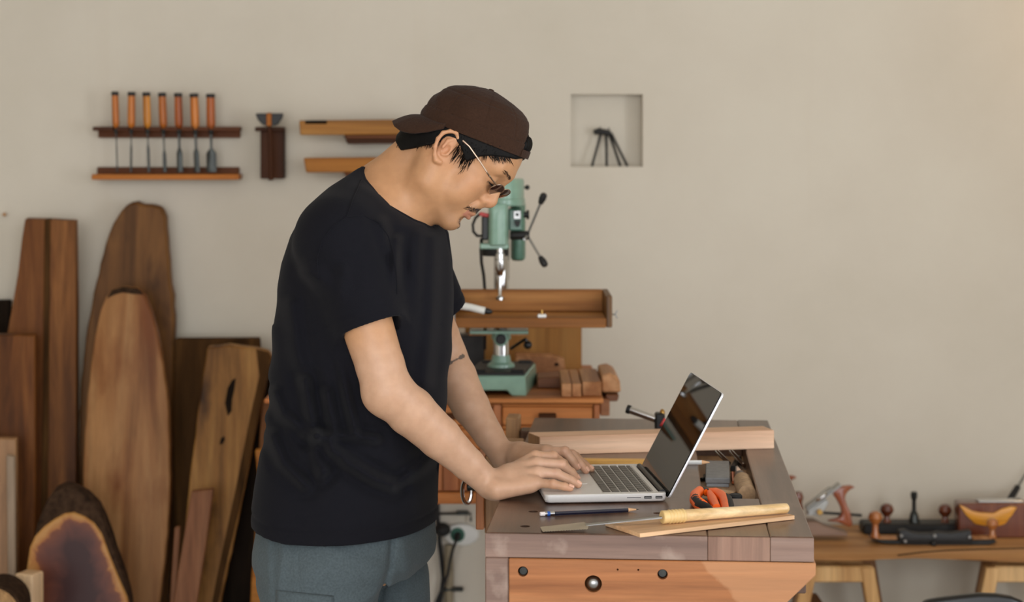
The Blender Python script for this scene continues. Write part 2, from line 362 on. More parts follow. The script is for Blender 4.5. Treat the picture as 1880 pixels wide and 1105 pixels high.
# ------------------------------------------------------------------ things on the back wall
def bxp(g, x0, y0, x1, y1, d0, d1, bev=.002, dm=None):
    """box whose front face at depth d0 spans the given rows and columns"""
    a, b = P(x0, y0, d0), P(x1, y1, d0)
    return g.box(((a.x+b.x)/2, (d0+d1)/2, (a.z+b.z)/2), (abs(b.x-a.x), abs(d1-d0), abs(a.z-b.z)), bev=bev)
def rails():
    t = thing('chisel_rail', 'upper dark wooden rail holding the row of seven chisels by their necks', 'tool rack', P(305, 253, 5.74))
    g = G(); bxp(g, 180, 236, 440, 253, 5.725, 5.75); part(t, 'back_board', 'wood_rail', g)
    lip = G(); a, b = P(170, 232, 5.67), P(440, 239, 5.67)
    xs = [210.5, 240, 269.5, 299, 329, 358, 387]                # slots in the lip for the chisel necks
    edges = [170]+xs+[440]
    for i in range(len(edges)-1):
        l = edges[i]+(3.2 if i else 0); r = edges[i+1]-(3.2 if i < len(edges)-2 else 0)
        bxp(lip, l, 232.5, r, 240, 5.655, 5.70, bev=.001)
    bxp(lip, 170, 232.5, 440, 240, 5.698, 5.728, bev=.001); part(t, 'slotted_lip', 'wood_rail', lip)
    t = thing('chisel_rail', 'lower dark wooden rail with an orange lip under the chisel tips', 'tool rack', P(305, 330, 5.74))
    g = G(); bxp(g, 178, 307, 438, 324, 5.725, 5.75); part(t, 'back_board', 'wood_rail', g)
    g = G(); bxp(g, 168, 320, 438, 330, 5.65, 5.726); part(t, 'front_lip', 'wood_rail_lip', g)
rails()
def chisels():
    # top column, bottom column, handle half width, blade half width, mat, ordinal text
    spec = [(211, 215.5, 6.4, 1.3, 'wood_chisel_handle', 'wooden bench chisel with the thinnest blade, first from the left on the wall rail', .55),
            (241.5, 240.5, 7.0, 2.0, 'wood_chisel_handle', 'wooden bench chisel with a narrow blade, second from the left on the wall rail', .55),
            (268.5, 273.5, 7.0, 2.6, 'wood_chisel_amber', 'pale amber handled bench chisel, third from the left on the wall rail', .55),
            (297.5, 303, 7.2, 3.4, 'wood_chisel_handle', 'wooden bench chisel in the middle of the seven on the wall rail', .62),
            (327, 330.5, 7.3, 5.4, 'wood_chisel_red', 'red-brown handled bench chisel, third from the right on the wall rail', .6),
            (356, 362, 7.8, 5.0, 'wood_chisel_handle', 'wooden bench chisel with a long shoulder, second from the right on the wall rail', .6),
            (386.5, 388.5, 8.0, 9.2, 'wood_chisel_red', 'wooden bench chisel with the widest blade, rightmost on the wall rail', .6)]
    for i, (xt, xb, hw, bw, mat, lab, sh) in enumerate(spec):
        d = 5.68; top = P(xt, 168+i*.7, d); bot = P(xb, 318, d); ax = (bot-top).normalized(); L = (bot-top).length
        k = d/F; t = thing('bench_chisel', lab, 'chisel', bot, group='chisels on the wall rail')
        def at(f): return top+ax*(L*f)
        g = G(); r = hw*k
        g.lathe([(0, 0), (r*.9, .002), (r*.95, L*.04), (r*1.0, L*.2), (r*1.02, L*.36), (r*.8, L*.425), (r*.7, L*.43), (0, L*.43)], at(.02), ax, 20); part(t, 'handle', mat, g)
        g = G(); g.lathe([(0, 0), (r*.95, 0), (r*1.06, .002), (r*1.06, L*.045), (r*.92, L*.05), (0, L*.05)], top, ax, 20); part(t, 'hoop', 'iron_black', g)
        g = G(); g.lathe([(0, 0), (r*.72, 0), (r*.66, L*.04), (r*.36, L*.075), (0, L*.075)], at(.44), ax, 16); part(t, 'ferrule', 'steel_dark', g)
        g = G(); nr = max(.0016, bw*k*.45 if bw < 4 else .0036); bl = bw*k
        side = Vector((0, 1, 0)).cross(ax).normalized(); fw = Vector((0, 1, 0))
        f0 = sh+.12
        prof = [(.50, nr*1.15), (.60, nr), (f0-.04, nr*1.0), (f0+.03, bl), (.985, bl*1.02)]
        th = [.0042, .0034, .003, .0028, .001]
        rows = []
        for (f, ww), h in zip(prof, th):
            c = at(f); rows.append([c-side*ww-fw*0, c-side*ww*.6-fw*h, c+side*ww*.6-fw*h, c+side*ww, c+side*ww*.9+fw*h*.6, c-side*ww*.9+fw*h*.6])
        g.grid(rows, closed=True); bm = g.bm; bm.verts.ensure_lookup_table()
        bm.faces.new([bm.verts[j] for j in range(6)]); n = len(bm.verts); bm.faces.new([bm.verts[n-6+j] for j in range(6)])
        part(t, 'blade', 'steel_dark', g)
chisels()
def hatchet_holder():
    t = thing('tool_holder', 'dark walnut block with a short top rail, screwed to the wall beside the chisels', 'tool rack', P(500, 328, 5.73))
    g = G(); bxp(g, 478, 233, 521, 328, 5.70, 5.75); part(t, 'back_block', 'wood_walnut_upright', g)
    g = G(); bxp(g, 468, 233, 521, 241, 5.67, 5.71); part(t, 'top_rail', 'wood_walnut', g)
    o = P(497, 328, 5.665); t = thing('small_hatchet', 'small black hammer-axe hanging head up in the dark walnut holder', 'hatchet', o)
    d = 5.66
    g = G(); g.tube([P(493, 212, d-.004), P(495, 250, d-.004), P(497, 300, d-.004), P(497.5, 331, d-.004)], [.0062, .006, .0066, .0072], 14); part(t, 'shaft', 'wood_walnut_upright', g)
    for sgn, nm in ((-1, 'axe_blade'), (1, 'axe_blade')):
        pts = []; cx = 494
        if sgn < 0: ol = [(469, 208), (490, 208), (490, 231), (482, 229), (474, 221), (470, 213)]
        else: ol = [(496, 208), (520, 208), (518, 217), (510, 228), (503, 231), (496, 231)]
        g = G(); g.prism([P(x, y, d-.006) for x, y in ol], (0, .014, 0), bev=.002); part(t, nm, 'iron_black', g)
    g = G(); bxp(g, 489, 207, 498, 231, d-.012, d+.014); part(t, 'socket', 'wood_rail_lip', g)
hatchet_holder()
def wall_bars():
    for (pts, end, br, lab, mat, slot) in (
        ([(549, 221), (770, 219), (770, 247), (551, 248)], 12, [(631, 247), (742, 246), (738, 263), (638, 264)], 'honey wooden saw board with a dark slot, upper of the two on wall brackets', 'wood_honey', True),
        ([(557, 290), (775, 288), (775, 315), (562, 317)], 0, [(630, 316), (742, 316), (742, 330), (640, 331)], 'honey wooden board behind the man\'s neck, lower of the two on wall brackets', 'wood_honey_dark', False)):
        d = 5.62; c = P(660, pts[2][1], d)
        t = thing('wooden_board', lab, 'board', (c.x, 5.66, c.z))
        g = G(); g.prism([P(x, y, d) for x, y in pts], (0, .07, 0), bev=.003); part(t, 'plank', mat, g)
        if slot:
            g = G(); bxp(g, 560, 221, 600, 227.5, d-.002, d+.02, bev=.001); part(t, 'dark_inlay', 'wood_black', g)
        u = thing('wall_bracket', ('dark walnut bracket under the upper honey board' if slot else 'dark walnut bracket under the lower honey board, mostly behind the man'), 'bracket', P(690, br[2][1], 5.73))
        g = G(); g.prism([P(x, y+.6, 5.66) for x, y in br], (0, .09, 0), bev=.002); part(u, 'block', 'wood_walnut', g)
        g = G(); g.prism([P(br[0][0]+2, br[0][1]+.6, 5.63), P(br[1][0]-2, br[1][1]+.6, 5.63), P(br[1][0]-2, br[1][1]+8, 5.63), P(br[0][0]+5, br[0][1]+8, 5.63)], (0, .032, 0), bev=.001); part(u, 'front_lip', 'wood_rail', g)
wall_bars()
def niche_figure():
    d = 5.79; o = P(1110, 303, d)
    t = thing('iron_figurine', 'thin-legged iron animal figurine standing in the square wall niche', 'figurine', o)
    g = G(); g.tube([P(1090, 243, d-.01), P(1098, 241, d-.01), P(1112, 243, d-.01), P(1121, 246, d-.01)], [.007, .0095, .009, .008], 12)
    part(t, 'body', 'iron_black', g)
    g = G(); g.tube([P(1102, 241, d-.01), P(1102, 233, d-.01)], [.003, .0015], 8); g.tube([P(1117, 244, d-.01), P(1118, 234, d-.01)], [.003, .0015], 8); part(t, 'ears', 'iron_black', g)
    for i, (a, b, y) in enumerate((((1103, 246), (1087, 304), -.02), ((1113, 246), (1114, 304), -.005), ((1119, 247), (1139, 304), -.005), ((1122, 245), (1152, 304), -.025))):
        p, q = P(*a, d+y*.5), P(*b, d+y); q.z = P(0, 306, YW).z+.001
        g = G(); m = p.lerp(q, .5); g.tube([p, m, q], [.0042, .0036, .004], 8); part(t, 'leg', 'iron_black', g)
niche_figure()
g = G(); g.cyl(P(8, 394, 5.76), P(8, 394, 5.725), .005, seg=10); single('wooden_peg', 'small wooden peg in the bare wall above the leaning boards', 'peg', 'wood_honey', g, P(8, 394, 5.74))

# ------------------------------------------------------------------ timber leaning on the wall, left
def lean(ol, dt, k, zt, th, bev=.003):
    """outline (col,row) on a leaning plane; dt = depth at height zt, k = metres of lean per metre of drop; th = thickness towards the wall"""
    def pl(px, py):
        d = (dt-k*(zt-CAMZ))/(1-k*(py-HY)/F)*1.0
        d = (dt-k*(zt-CAMZ))/(1+k*(py-HY)/F)
        return P(px, py, d)
    n = Vector((0, 1, k)).normalized()
    return [pl(*p) for p in ol], n*th
def plank(name, lab, mat, ol, dt, k, th=.03, bev=.003, cat='board', extra=None, group=None):
    zt = P(0, min(p[1] for p in ol), dt).z
    pts, ex = lean(ol, dt, k, zt, th)
    cx = sum(p.x for p in pts)/len(pts); zb = min(p.z for p in pts); yb = [p.y for p in pts if p.z < zb+.02][0]
    g = G(); g.prism(pts, ex, bev=bev)
    o = single(name, lab, cat, mat, g, (cx, yb, zb), group)
    return o
FL = 1232                                               # row where the floor shows at the foot of the timber
grp = 'timber leaning on the wall'
plank('timber_board', 'dark board end peeking out at the far left behind the tall teak boards', 'wood_black', [(-60, 551), (19, 551), (16, FL), (-60, FL)], 5.70, .03, .02, group=grp)
# tall board, glued from three strips
def tall_board():
    dt, k = 5.60, .09; zt = P(0, 403, dt).z
    t = thing('timber_board', 'tallest straight teak board at left, tapered, with a dark centre strip', 'board', P(80, 1236, 5.5), group=grp)
    for nm, mat, ol in (('strip', 'wood_teak_red', [(46, 402), (82, 403), (72, FL), (-20, FL), (-5, 700), (16, 600), (33, 500), (40, 440)]),
                        ('strip', 'wood_dark_old', [(82, 403), (92, 403), (84, FL), (72, FL)]),
                        ('strip', 'wood_teak', [(92, 403), (138, 406), (140, 560), (139, FL), (84, FL)])):
        pts, ex = lean(ol, dt, k, zt, .035); g = G(); g.prism(pts, ex, bev=.0015); part(t, nm, mat, g)
tall_board()
plank('timber_board', 'brown teak board in front of the tall tapered one at the left edge', 'wood_teak_red', [(-60, 614), (64, 616), (64, 900), (62, FL), (-60, FL)], 5.46, .10, .03, group=grp)
plank('timber_board', 'short pale weathered board at the left edge, in front of the brown teak one', 'wood_pale_old', [(-60, 804), (29, 806), (31, 1000), (28, FL), (-60, FL)], 5.32, .10, .025, group=grp)
plank('timber_strip', 'narrow grey batten standing against the short pale board', 'wood_greyish', [(11, 835), (27, 838), (29, 1060), (27, FL), (16, FL)], 5.24, .08, .015, group=grp)
def wav(ol, n=6, amp=1.6, seed=1):
    r = random.Random(seed); out = []
    for (a, b) in zip(ol, ol[1:]+ol[:1]):
        L = math.hypot(a[0]-b[0], a[1]-b[1]); m = max(1, int(L/18))
        for i in range(m):
            f = i/m; out.append((a[0]+(b[0]-a[0])*f+(r.uniform(-amp, amp) if i else 0), a[1]+(b[1]-a[1])*f+(r.uniform(-amp, amp) if i else 0)))
    return out
back = [(222, 388), (235, 374), (250, 371), (262, 376), (280, 377), (296, 382), (304, 400), (307, 440), (311, 500), (318, 545), (319, 620), (318, 760), (316, 900), (306, 1100), (300, FL), (150, FL), (141, 1000), (143, 860), (147, 720), (160, 600), (176, 520), (193, 450), (208, 410)]
plank('live_edge_slab', 'tallest live-edge slab with a ragged broken top, leaning behind the rounded slab', 'wood_slab_back', wav(back, seed=3), 5.66, .07, .045, bev=.006, cat='slab', group=grp)
front = [(205, 533), (225, 528), (250, 531), (266, 545), (278, 575), (288, 610), (299, 670), (308, 740), (312, 820), (312, 900), (308, 980), (300, 1050), (288, 1150), (280, FL), (170, FL), (158, 1100), (151, 950), (152, 850), (158, 750), (165, 680), (173, 620), (184, 570), (194, 545)]
def front_slab():
    dt, k = 5.50, .09; zt = P(0, 528, dt).z
    t = thing('live_edge_slab', 'smooth live-edge slab with rounded top and pale mottled face, in front of the tallest slab', 'slab', P(230, 1236, 5.4), group=grp)
    ol = wav(front, seed=5, amp=.8); pts, ex = lean(ol, dt, k, zt, .04); g = G(); g.prism(pts, ex, bev=.008, seg=2); part(t, 'plank', 'wood_slab_front', g)
    cap = [(205, 533), (225, 528), (250, 531), (262, 541), (246, 540), (225, 537), (210, 541), (196, 548)]
    pts, ex = lean(cap, dt-.004, k, zt, .02); g = G(); g.prism(pts, ex, bev=.002); part(t, 'charred_top', 'bark', g)
front_slab()
plank('timber_board', 'wide dark weathered board behind the spalted one, right of the slabs', 'wood_dark_old', [(321, 623), (476, 622), (477, 640), (440, 900), (420, FL), (306, FL), (314, 980), (318, 800)], 5.62, .09, .03, group=grp)
def black_gap_board():
    plank('timber_board', 'near-black board between the spalted board and the man\'s back', 'wood_black', [(470, 640), (499, 652), (500, 700), (478, 900), (462, FL), (385, FL), (430, 950)], 5.58, .09, .02, group=grp)
black_gap_board()
def spalted():
    dt, k = 5.50, .10; zt = P(0, 640, dt).z
    t = thing('timber_board', 'leaning spalted board with black crack marks, beside the man\'s back', 'board', P(380, 1236, 5.4), group=grp)
    ol = wav([(380, 638), (420, 634), (470, 640), (492, 646), (498, 654), (488, 700), (460, 840), (436, 960), (410, 1080), (385, FL), (312, FL), (330, 1100), (344, 920), (360, 780), (372, 690)], seed=8, amp=.9)
    pts, ex = lean(ol, dt, k, zt, .035); g = G(); g.prism(pts, ex, bev=.004); part(t, 'plank', 'wood_spalted', g)
    for cr in ([(433, 694), (430, 716), (426, 733), (425, 755), (418, 764), (413, 740), (418, 712), (426, 698)], [(411, 800), (413, 806), (409, 815), (403, 816), (405, 806)]):
        pts, ex = lean(cr, dt-.0015, k, zt, .004); g = G(); g.prism(pts, ex); part(t, 'crack', 'wood_black', g)
    edge = [(470, 641), (492, 647), (497, 655), (470, 790), (440, 930), (410, 1060), (376, FL), (366, FL), (398, 1060), (432, 900), (460, 760), (476, 690)]
    pts, ex = lean(edge, dt-.002, k, zt, .006); g = G(); g.prism(pts, ex, bev=.001); part(t, 'dark_edge', 'wood_dark_old', g)
spalted()
plank('timber_board', 'short reddish board in front of the spalted board', 'wood_reddish', [(351, 902), (392, 898), (378, 1000), (356, 1140), (340, FL), (300, FL), (325, 1060)], 5.34, .09, .02, group=grp)
plank('timber_strip', 'thin reddish batten beside the rounded slab', 'wood_reddish', [(320, 968), (331, 966), (324, 1080), (314, FL), (304, FL)], 5.38, .08, .012, group=grp)
plank('timber_board', 'pale offcut standing close behind the man\'s shorts', 'wood_honey_dark', [(468, 826), (498, 822), (500, FL), (455, FL), (462, 1050), (478, 930)], 5.30, .05, .02, group=grp)
plank('timber_board', 'brown board just behind the man\'s back, right of the near-black one', 'wood_teak', [(480, 735), (516, 735), (516, FL), (452, FL), (466, 1000)], 5.52, .06, .02, group=grp)
def burl():
    dt, k = 5.16, .12; zt = P(0, 900, dt).z
    t = thing('burl_slab', 'polished burl slab with purple heartwood, pale rim and dark bark crown, bottom left', 'slab', P(140, 1250, 5.1), group=grp)
    bark = wav([(62, 985), (72, 950), (85, 920), (98, 902), (118, 892), (138, 898), (158, 910), (178, 930), (190, 955), (203, 990), (216, 1030), (232, 1080), (262, FL+20), (60, FL+20), (62, 1060)], seed=4, amp=1.6)
    pts, ex = lean(bark, dt+.01, k, zt, .06); g = G(); g.prism(pts, ex, bev=.012, seg=2); part(t, 'bark', 'bark', g)
    face = [(50, 1040), (55, 1005), (64, 985), (80, 968), (98, 955), (118, 944), (135, 942), (155, 950), (172, 962), (186, 982), (200, 1020), (214, 1055), (232, 1098), (262, FL+15), (40, FL+15), (44, 1100)]
    # subdivided disc towards a spine so the heart attribute can be set by distance from the rim
    o, ex = lean(face, dt, k, zt, .02)
    inner, _ = lean([(148+(x-148)*.0, min(max(y, 1010), FL)) for x, y in face], dt, k, zt, 0)
    rows = []; vals = []
    for s in (0, .05, .12, .2, .3, .45, .65, .85, 1):
        rows.append([a.lerp(b, s) for a, b in zip(o, inner)]); vals += [s]*len(o)
    rows = [[p+ex for p in o]]+rows; vals = [0]*len(o)+vals
    g = G(); g.grid(rows, closed=True); M = pm(t).inverted(); g.bm.transform(M)
    me = bpy.data.meshes.new('polished_face'); g.bm.to_mesh(me); g.bm.free()
    for p in me.polygons: p.use_smooth = True
    at = me.attributes.new('heart', 'FLOAT', 'POINT'); at.data.foreach_set('value', np.array(vals, dtype=np.float32))
    link('polished_face', me, 'burl', t)
burl()
t = thing('wood_offcut', 'small pale squared offcut in front of the burl slab', 'wood block', P(55, 1240, 5.03))
g = G(); R = Euler((0, 0, math.radians(-20))).to_matrix(); top = P(54, 1050, 5.03); g.box((top.x, top.y, top.z/2), (.052, .055, top.z), R, .004); part(t, 'block', 'wood_pale', g)
t = thing('log', 'short round log with pale fibrous end grain in the bottom left corner', 'log', P(-10, 1250, 4.8))
c = P(-14, 1128, 4.78); g = G(); g.cyl((c.x, c.y, c.z), (c.x-.01, c.y+.15, c.z), .070, .068, 28, .008); part(t, 'bark', 'bark', g)
g = G(); g.lathe([(0, -.004), (.03, -.003), (.060, 0), (.064, .006), (0, .006)], (c.x, c.y-.004, c.z), (0, 1, 0), 28); part(t, 'cut_end', 'endgrain', g)
g = G(); h = c.z-.0715; g.box((c.x, c.y+.075, h/2), (.11, .13, h), None, .004); single('chopping_block', 'squat dark block under the round log in the bottom left corner', 'wood block', 'wood_dark_old', g, (c.x, c.y+.075, 0))
# ------------------------------------------------------------------ tool cabinet and drill press
def mid(a, b): return ((a[0]+b[0])/2, (a[1]+b[1])/2, (a[2]+b[2])/2)
def bx(g, x0, x1, y0, y1, z0, z1, bev=.002):
    return g.box(((x0+x1)/2, (y0+y1)/2, (z0+z1)/2), (x1-x0, y1-y0, z1-z0), bev=bev)
CZ = .890                                                # top of the tool cabinet
def cabinet():
    x1 = P(1108, 0, 4.9).x; x0 = -.62; yb = 5.62; yf = 4.90
    t = thing('tool_cabinet', 'orange-brown wooden tool cabinet with drawers, standing under the drill press', 'cabinet', ((x0+x1)/2, 5.25, 0))
    zt0 = P(0, 741, yf).z
    g = G(); bx(g, x0, x1, yf, yb, zt0, CZ, .003); part(t, 'top', 'wood_cabinet', g)
    zb = P(0, 925, yf).z; bx0, bx1 = x0+.02, P(1101, 0, yf).x
    g = G(); bx(g, bx0, bx1, yf+.03, yb-.02, zb, zt0, 0); part(t, 'carcass', 'wood_cabinet', g)
    g = G(); bx(g, bx1+.006, bx1+.03, yf+.1, yf+.4, zt0-.045, zt0-.002); part(t, 'side_rail', 'wood_block_brown', g)
    def fr(px0, px1, py0, py1, nm, mat, dy=0, parent=t, bev=.003):
        g = G(); a, b = P(px0, py0, yf+.01), P(px1, py1, yf+.01); bx(g, a.x, b.x, yf+.008+dy, yf+.034, b.z, a.z, bev); return part(parent, nm, mat, g)
    fr(1090, 1101, 742, 925, 'stile', 'wood_cabinet_upright'); fr(905, 920, 742, 925, 'stile', 'wood_cabinet_upright'); fr(735, 750, 742, 925, 'stile', 'wood_cabinet_upright'); fr(560, 575, 742, 925, 'stile', 'wood_cabinet_upright')
    for a, b in ((576, 734), (751, 904), (921, 1089)):
        fr(a, b, 742, 746, 'rail', 'wood_cabinet'); fr(a, b, 782, 788, 'rail', 'wood_cabinet'); fr(a, b, 826, 832, 'rail', 'wood_cabinet')
        for (ya, yb_) in ((747, 781), (789, 825)):
            o = fr(a+1, b-1, ya, yb_, 'drawer', 'wood_cabinet', dy=.004)
            c = (a+b)/2; h = 16
            g = G(); q0, q1 = P(c-h, ya+11 if ya < 760 else ya+12, yf+.01), P(c+h, ya+21 if ya < 760 else ya+21, yf+.01); bx(g, q0.x, q1.x, yf-.006, yf+.016, q1.z, q0.z, .002); part(o, 'finger_pull', 'wood_walnut', g)
        n = 5
        for i in range(n):
            fr(a+1+(b-a-2)*i/n+.5, a+1+(b-a-2)*(i+1)/n-.5, 833, 902, 'door_plank', 'wood_cabinet_upright', dy=.006+.001*(i % 2), bev=.002)
        fr(a, b, 904, 925, 'bottom_rail', 'wood_cabinet', dy=-.002)
    for lx in (bx0+.04, bx1-.04):
        for ly in (yf+.07, yb-.08):
            g = G(); bx(g, lx-.03, lx+.03, ly-.03, ly+.03, 0, zb+.01, .003); part(t, 'leg', 'wood_cabinet_upright', g)
cabinet()
def drill_press():
    x = P(920, 0, 5.08).x; yc = 5.10
    t = thing('drill_press', 'green bench drill press with black-knobbed spokes, standing on the tool cabinet behind the man', 'drill press', (x, yc, CZ))
    xr = P(967, 0, 4.95).x; xl = P(852, 0, 4.95).x; sk = .030
    # base with an arched front opening
    z0, z1 = CZ, P(0, 690, 4.95).z
    g = G(); ol = [(xl, z0), (xl+.028, z0), (xl+.04, z0+.014), (xr-.05, z0+.014), (xr-.038, z0), (xr, z0), (xr-.004, z1), (xl+.004, z1)]
    g.prism([(a, 4.95, b) for a, b in ol], (sk, .28, 0), bev=.003); part(t, 'base', 'green_paint', g)
    g = G(); g.prism([(xl+.008, 4.965, z1-.001), (xr-.006, 4.965, z1-.001), (xr-.006+sk*.9, 5.22, z1-.001), (xl+.008+sk*.9, 5.22, z1-.001)], (0, 0, .007), bev=.001)
    for yy, s_ in ((4.99, .005), (5.19, .026)): bx(g, xl+.016+s_, xl+.05+s_, yy-.012, yy+.012, z1+.005, z1+.012, .002); bx(g, xr-.046+s_, xr-.012+s_, yy-.012, yy+.012, z1+.005, z1+.012, .002)
    part(t, 'base_table', 'iron_black', g)
    g = G(); zf = z1+.004; g.lathe([(0, 0), (.036, 0), (.035, .009), (.026, .015), (.0225, .032), (0, .032)], (x, yc, zf), (0, 0, 1), 28); part(t, 'column_flange', 'green_paint', g)
    ztop = P(0, 400, yc).z
    g = G(); g.cyl((x, yc, z1), (x, yc, ztop), .0195, seg=28); part(t, 'column', 'chrome', g)
    g = G(); g.cyl((x+.005, yc+.03, 1.17), (x+.005, yc+.03, ztop-.02), .016, seg=16); part(t, 'rack_bar', 'chrome_brown', g)
    # work table bracket
    za, zb = P(0, 609, 5.0).z, P(0, 603, 5.0).z
    g = G(); a, b = P(862, 0, 4.95).x, P(970, 0, 4.95).x; bx(g, a, b, 4.94, 5.14, za, zb, .002); part(t, 'work_table', 'green_paint', g)
    g = G(); g.lathe([(0, 0), (.022, 0), (.025, .004), (.025, .026), (.022, .03), (0, .03)], (x, yc, za-.031), (0, 0, 1), 24); g.cyl((x, 4.98, za-.016), (x, yc, za-.018), .019, seg=16, bev=.003); part(t, 'table_bracket', 'green_paint', g)
    g = G(); g.cyl((x, 4.965, za-.016), (x, 4.99, za-.016), .013, seg=16, bev=.002); part(t, 'table_bolt', 'iron_black', g)
    g = G(); p0, p1 = P(938, 640, 5.06), P(965, 622, 5.02); g.tube([p0, p1], .004, 8); part(t, 'lock_lever', 'steel_dark', g); g = G(); g.ball(P(969, 633, 5.02), .011); g.tube([p1, P(969, 633, 5.02)], .004, 8); part(t, 'lever_knob', 'black_plastic', g)
    # head: casting, belt cover, motor
    def Z(py): return P(0, py, 5.0).z
    hx = P(915, 0, 5.0).x
    g = G(); r = .028
    rows = []
    for zz, sx, sy in ((Z(450), .0255, .06), (Z(447), .0265, .064), (Z(400), .026, .066), (Z(378), .0265, .066), (Z(374), .0255, .064)):
        rows.append([(hx+sx*math.copysign(abs(math.cos(a))**.45, math.cos(a)), 5.03+sy*1.2*math.copysign(abs(math.sin(a))**.45, math.sin(a)), zz) for a in [2*math.pi*i/40 for i in range(40)]])
    g.grid(rows, closed=True); part(t, 'head_casting', 'green_paint', g)
    g = G(); bx(g, hx-.047, hx+.0262, 4.965, 5.13, Z(456), Z(446), .003); part(t, 'head_skirt', 'green_paint', g)
    g = G(); c0 = P(925, 0, 5.04).x; rr = .053
    g.lathe([(0, 0), (rr*1.0, 0), (rr*1.04, .004), (rr*1.04, .016), (rr*.99, .019), (rr*.99, .062), (rr*.95, .068), (0, .07)], (c0, 5.06, Z(378)), (0, 0, 1), 40, 1, 1.7); part(t, 'belt_cover', 'green_paint', g)
    mx = P(951, 0, 5.17).x
    g = G(); g.lathe([(0, 0), (.014, 0), (.0185, .004), (.0200, .01), (.0200, .15), (.018, .155), (0, .155)], (mx, 5.17, P(0, 478, 5.17).z), (0, 0, 1), 28, 1, 1.6); part(t, 'motor', 'green_paint_dark', g)
    g = G(); a, b = P(934, 384, 5.0), P(960, 424, 5.0); bx(g, a.x, b.x, 5.0, 5.16, b.z, a.z, .004); part(t, 'depth_housing', 'green_paint_dark', g)
    g = G(); a, b = P(942, 386, 4.995), P(957, 403, 4.995); bx(g, a.x, b.x, 4.992, 5.003, b.z, a.z, .002); o = part(t, 'scale_plate', 'steel', g)
    g = G(); c = P(949.5, 394, 4.985); g.cyl((c.x, 4.984, c.z), (c.x, 4.994, c.z), .004, seg=14); part(o, 'screw', 'iron_black', g)
    g = G(); a, b = P(944, 405, 4.99), P(956, 417, 4.99); g.prism([(a.x, 4.985, a.z), (b.x, 4.985, a.z), (b.x-.003, 4.985, b.z+.004), ((a.x+b.x)/2, 4.985, b.z), (a.x+.003, 4.985, b.z+.004)], (0, .02, 0), bev=.001); part(t, 'depth_pointer', 'iron_black', g)
    g = G(); c = P(961, 394, 5.05); g.cyl(c, (c.x+.009, c.y, c.z), .008, seg=16); g.cyl((c.x+.008, c.y, c.z), (c.x+.015, c.y, c.z), .0125, seg=18, bev=.002); part(t, 'side_knob', 'black_plastic', g)
    g = G(); c = P(961, 344, 5.08); g.cyl(c, (c.x+.006, c.y, c.z), .002, seg=8); g.ball((c.x+.01, c.y, c.z), .0065); part(t, 'cover_knob', 'black_plastic', g)
    # spindle feed hub with three knobbed spokes
    h0, h1 = P(936, 432, 5.0), P(971, 432, 5.0)
    g = G(); g.lathe([(0, 0), (.009, 0), (.0115, .004), (.0115, .046), (.0095, .05), (0, .05)], h0, h1-h0, 20); part(t, 'feed_hub', 'iron_black', g)
    hc = P(968, 432, 5.0)
    for (ex, ey, d) in ((999, 357, 4.98), (1001, 487, 4.98), (962, 440, 4.86)):
        e = P(ex, ey, d); v = (e-hc).normalized(); L = (e-hc).length
        g = G(); g.tube([hc, hc+v*(L-.012)], .0031, 10); part(t, 'feed_spoke', 'steel', g)
        if d > 4.9:
            g = G(); g.lathe([(0, 0), (.006, 0), (.0095, .014), (.0085, .026), (.004, .03), (0, .03)], hc+v*(L-.026), v, 16); part(t, 'spoke_knob', 'black_plastic', g)
    # quill, chuck and bit
    qx = P(918, 0, 4.975).x; qy = 4.975
    g = G(); a, b = P(883, 452, 4.98), P(934, 471, 4.98); g.lathe([(0, 0), (.034, 0), (.036, .004), (.036, .022), (.03, .028), (0, .028)], ((a.x+b.x)/2, 5.02, b.z), (0, 0, 1), 28); part(t, 'head_collar', 'iron_black', g)
    g = G(); g.lathe([(0, 0), (.007, 0), (.011, .012), (.0135, .02), (.0135, .040), (.012, .042), (.012, .056), (.009, .058), (.009, .078), (0, .078)][::1], (qx, qy, P(0, 506, qy).z), (0, 0, 1), 24); part(t, 'chuck', 'chrome', g)
    g = G(); zt_, zb_ = P(0, 508, qy).z, P(0, 553, qy).z; g.lathe([(0, 0), (.003, .003), (.011, .004), (.011, .010), (.006, .013), (.0042, .016), (.0042, zt_-zb_), (0, zt_-zb_)], (qx, qy, zb_), (0, 0, 1), 20); part(t, 'drill_bit', 'chrome', g)
    # switch box and cords
    g = G(); a, b = P(884, 396, 4.985), P(898, 441, 4.985); bx(g, a.x, b.x, 4.985, 5.05, b.z, a.z, .004); s = part(t, 'switch_box', 'black_plastic', g)
    g = G(); p = P(889, 394, 4.975); g.box(p, (.026, .014, .010), Euler((0, math.radians(12), 0)).to_matrix(), .003); part(s, 'red_paddle', 'red_plastic', g)
    g = G(); pts = [P(882, 392, 5.02), P(873, 400, 5.03), P(868, 412, 5.03), P(869, 425, 5.03), P(876, 433, 5.02), P(886, 433, 5.02)]; g.tube(pts, .0038, 8); part(t, 'switch_cord', 'black_rubber', g)
    g = G(); pts = [P(884, 438, 5.03), P(883, 460, 5.04), P(884, 482, 5.06), P(888, 505, 5.08), P(890, 530, 5.1), P(891, 580, 5.12), P(890, 640, 5.2)]; g.tube(pts, .0042, 8); part(t, 'power_cord', 'black_rubber', g)
drill_press()
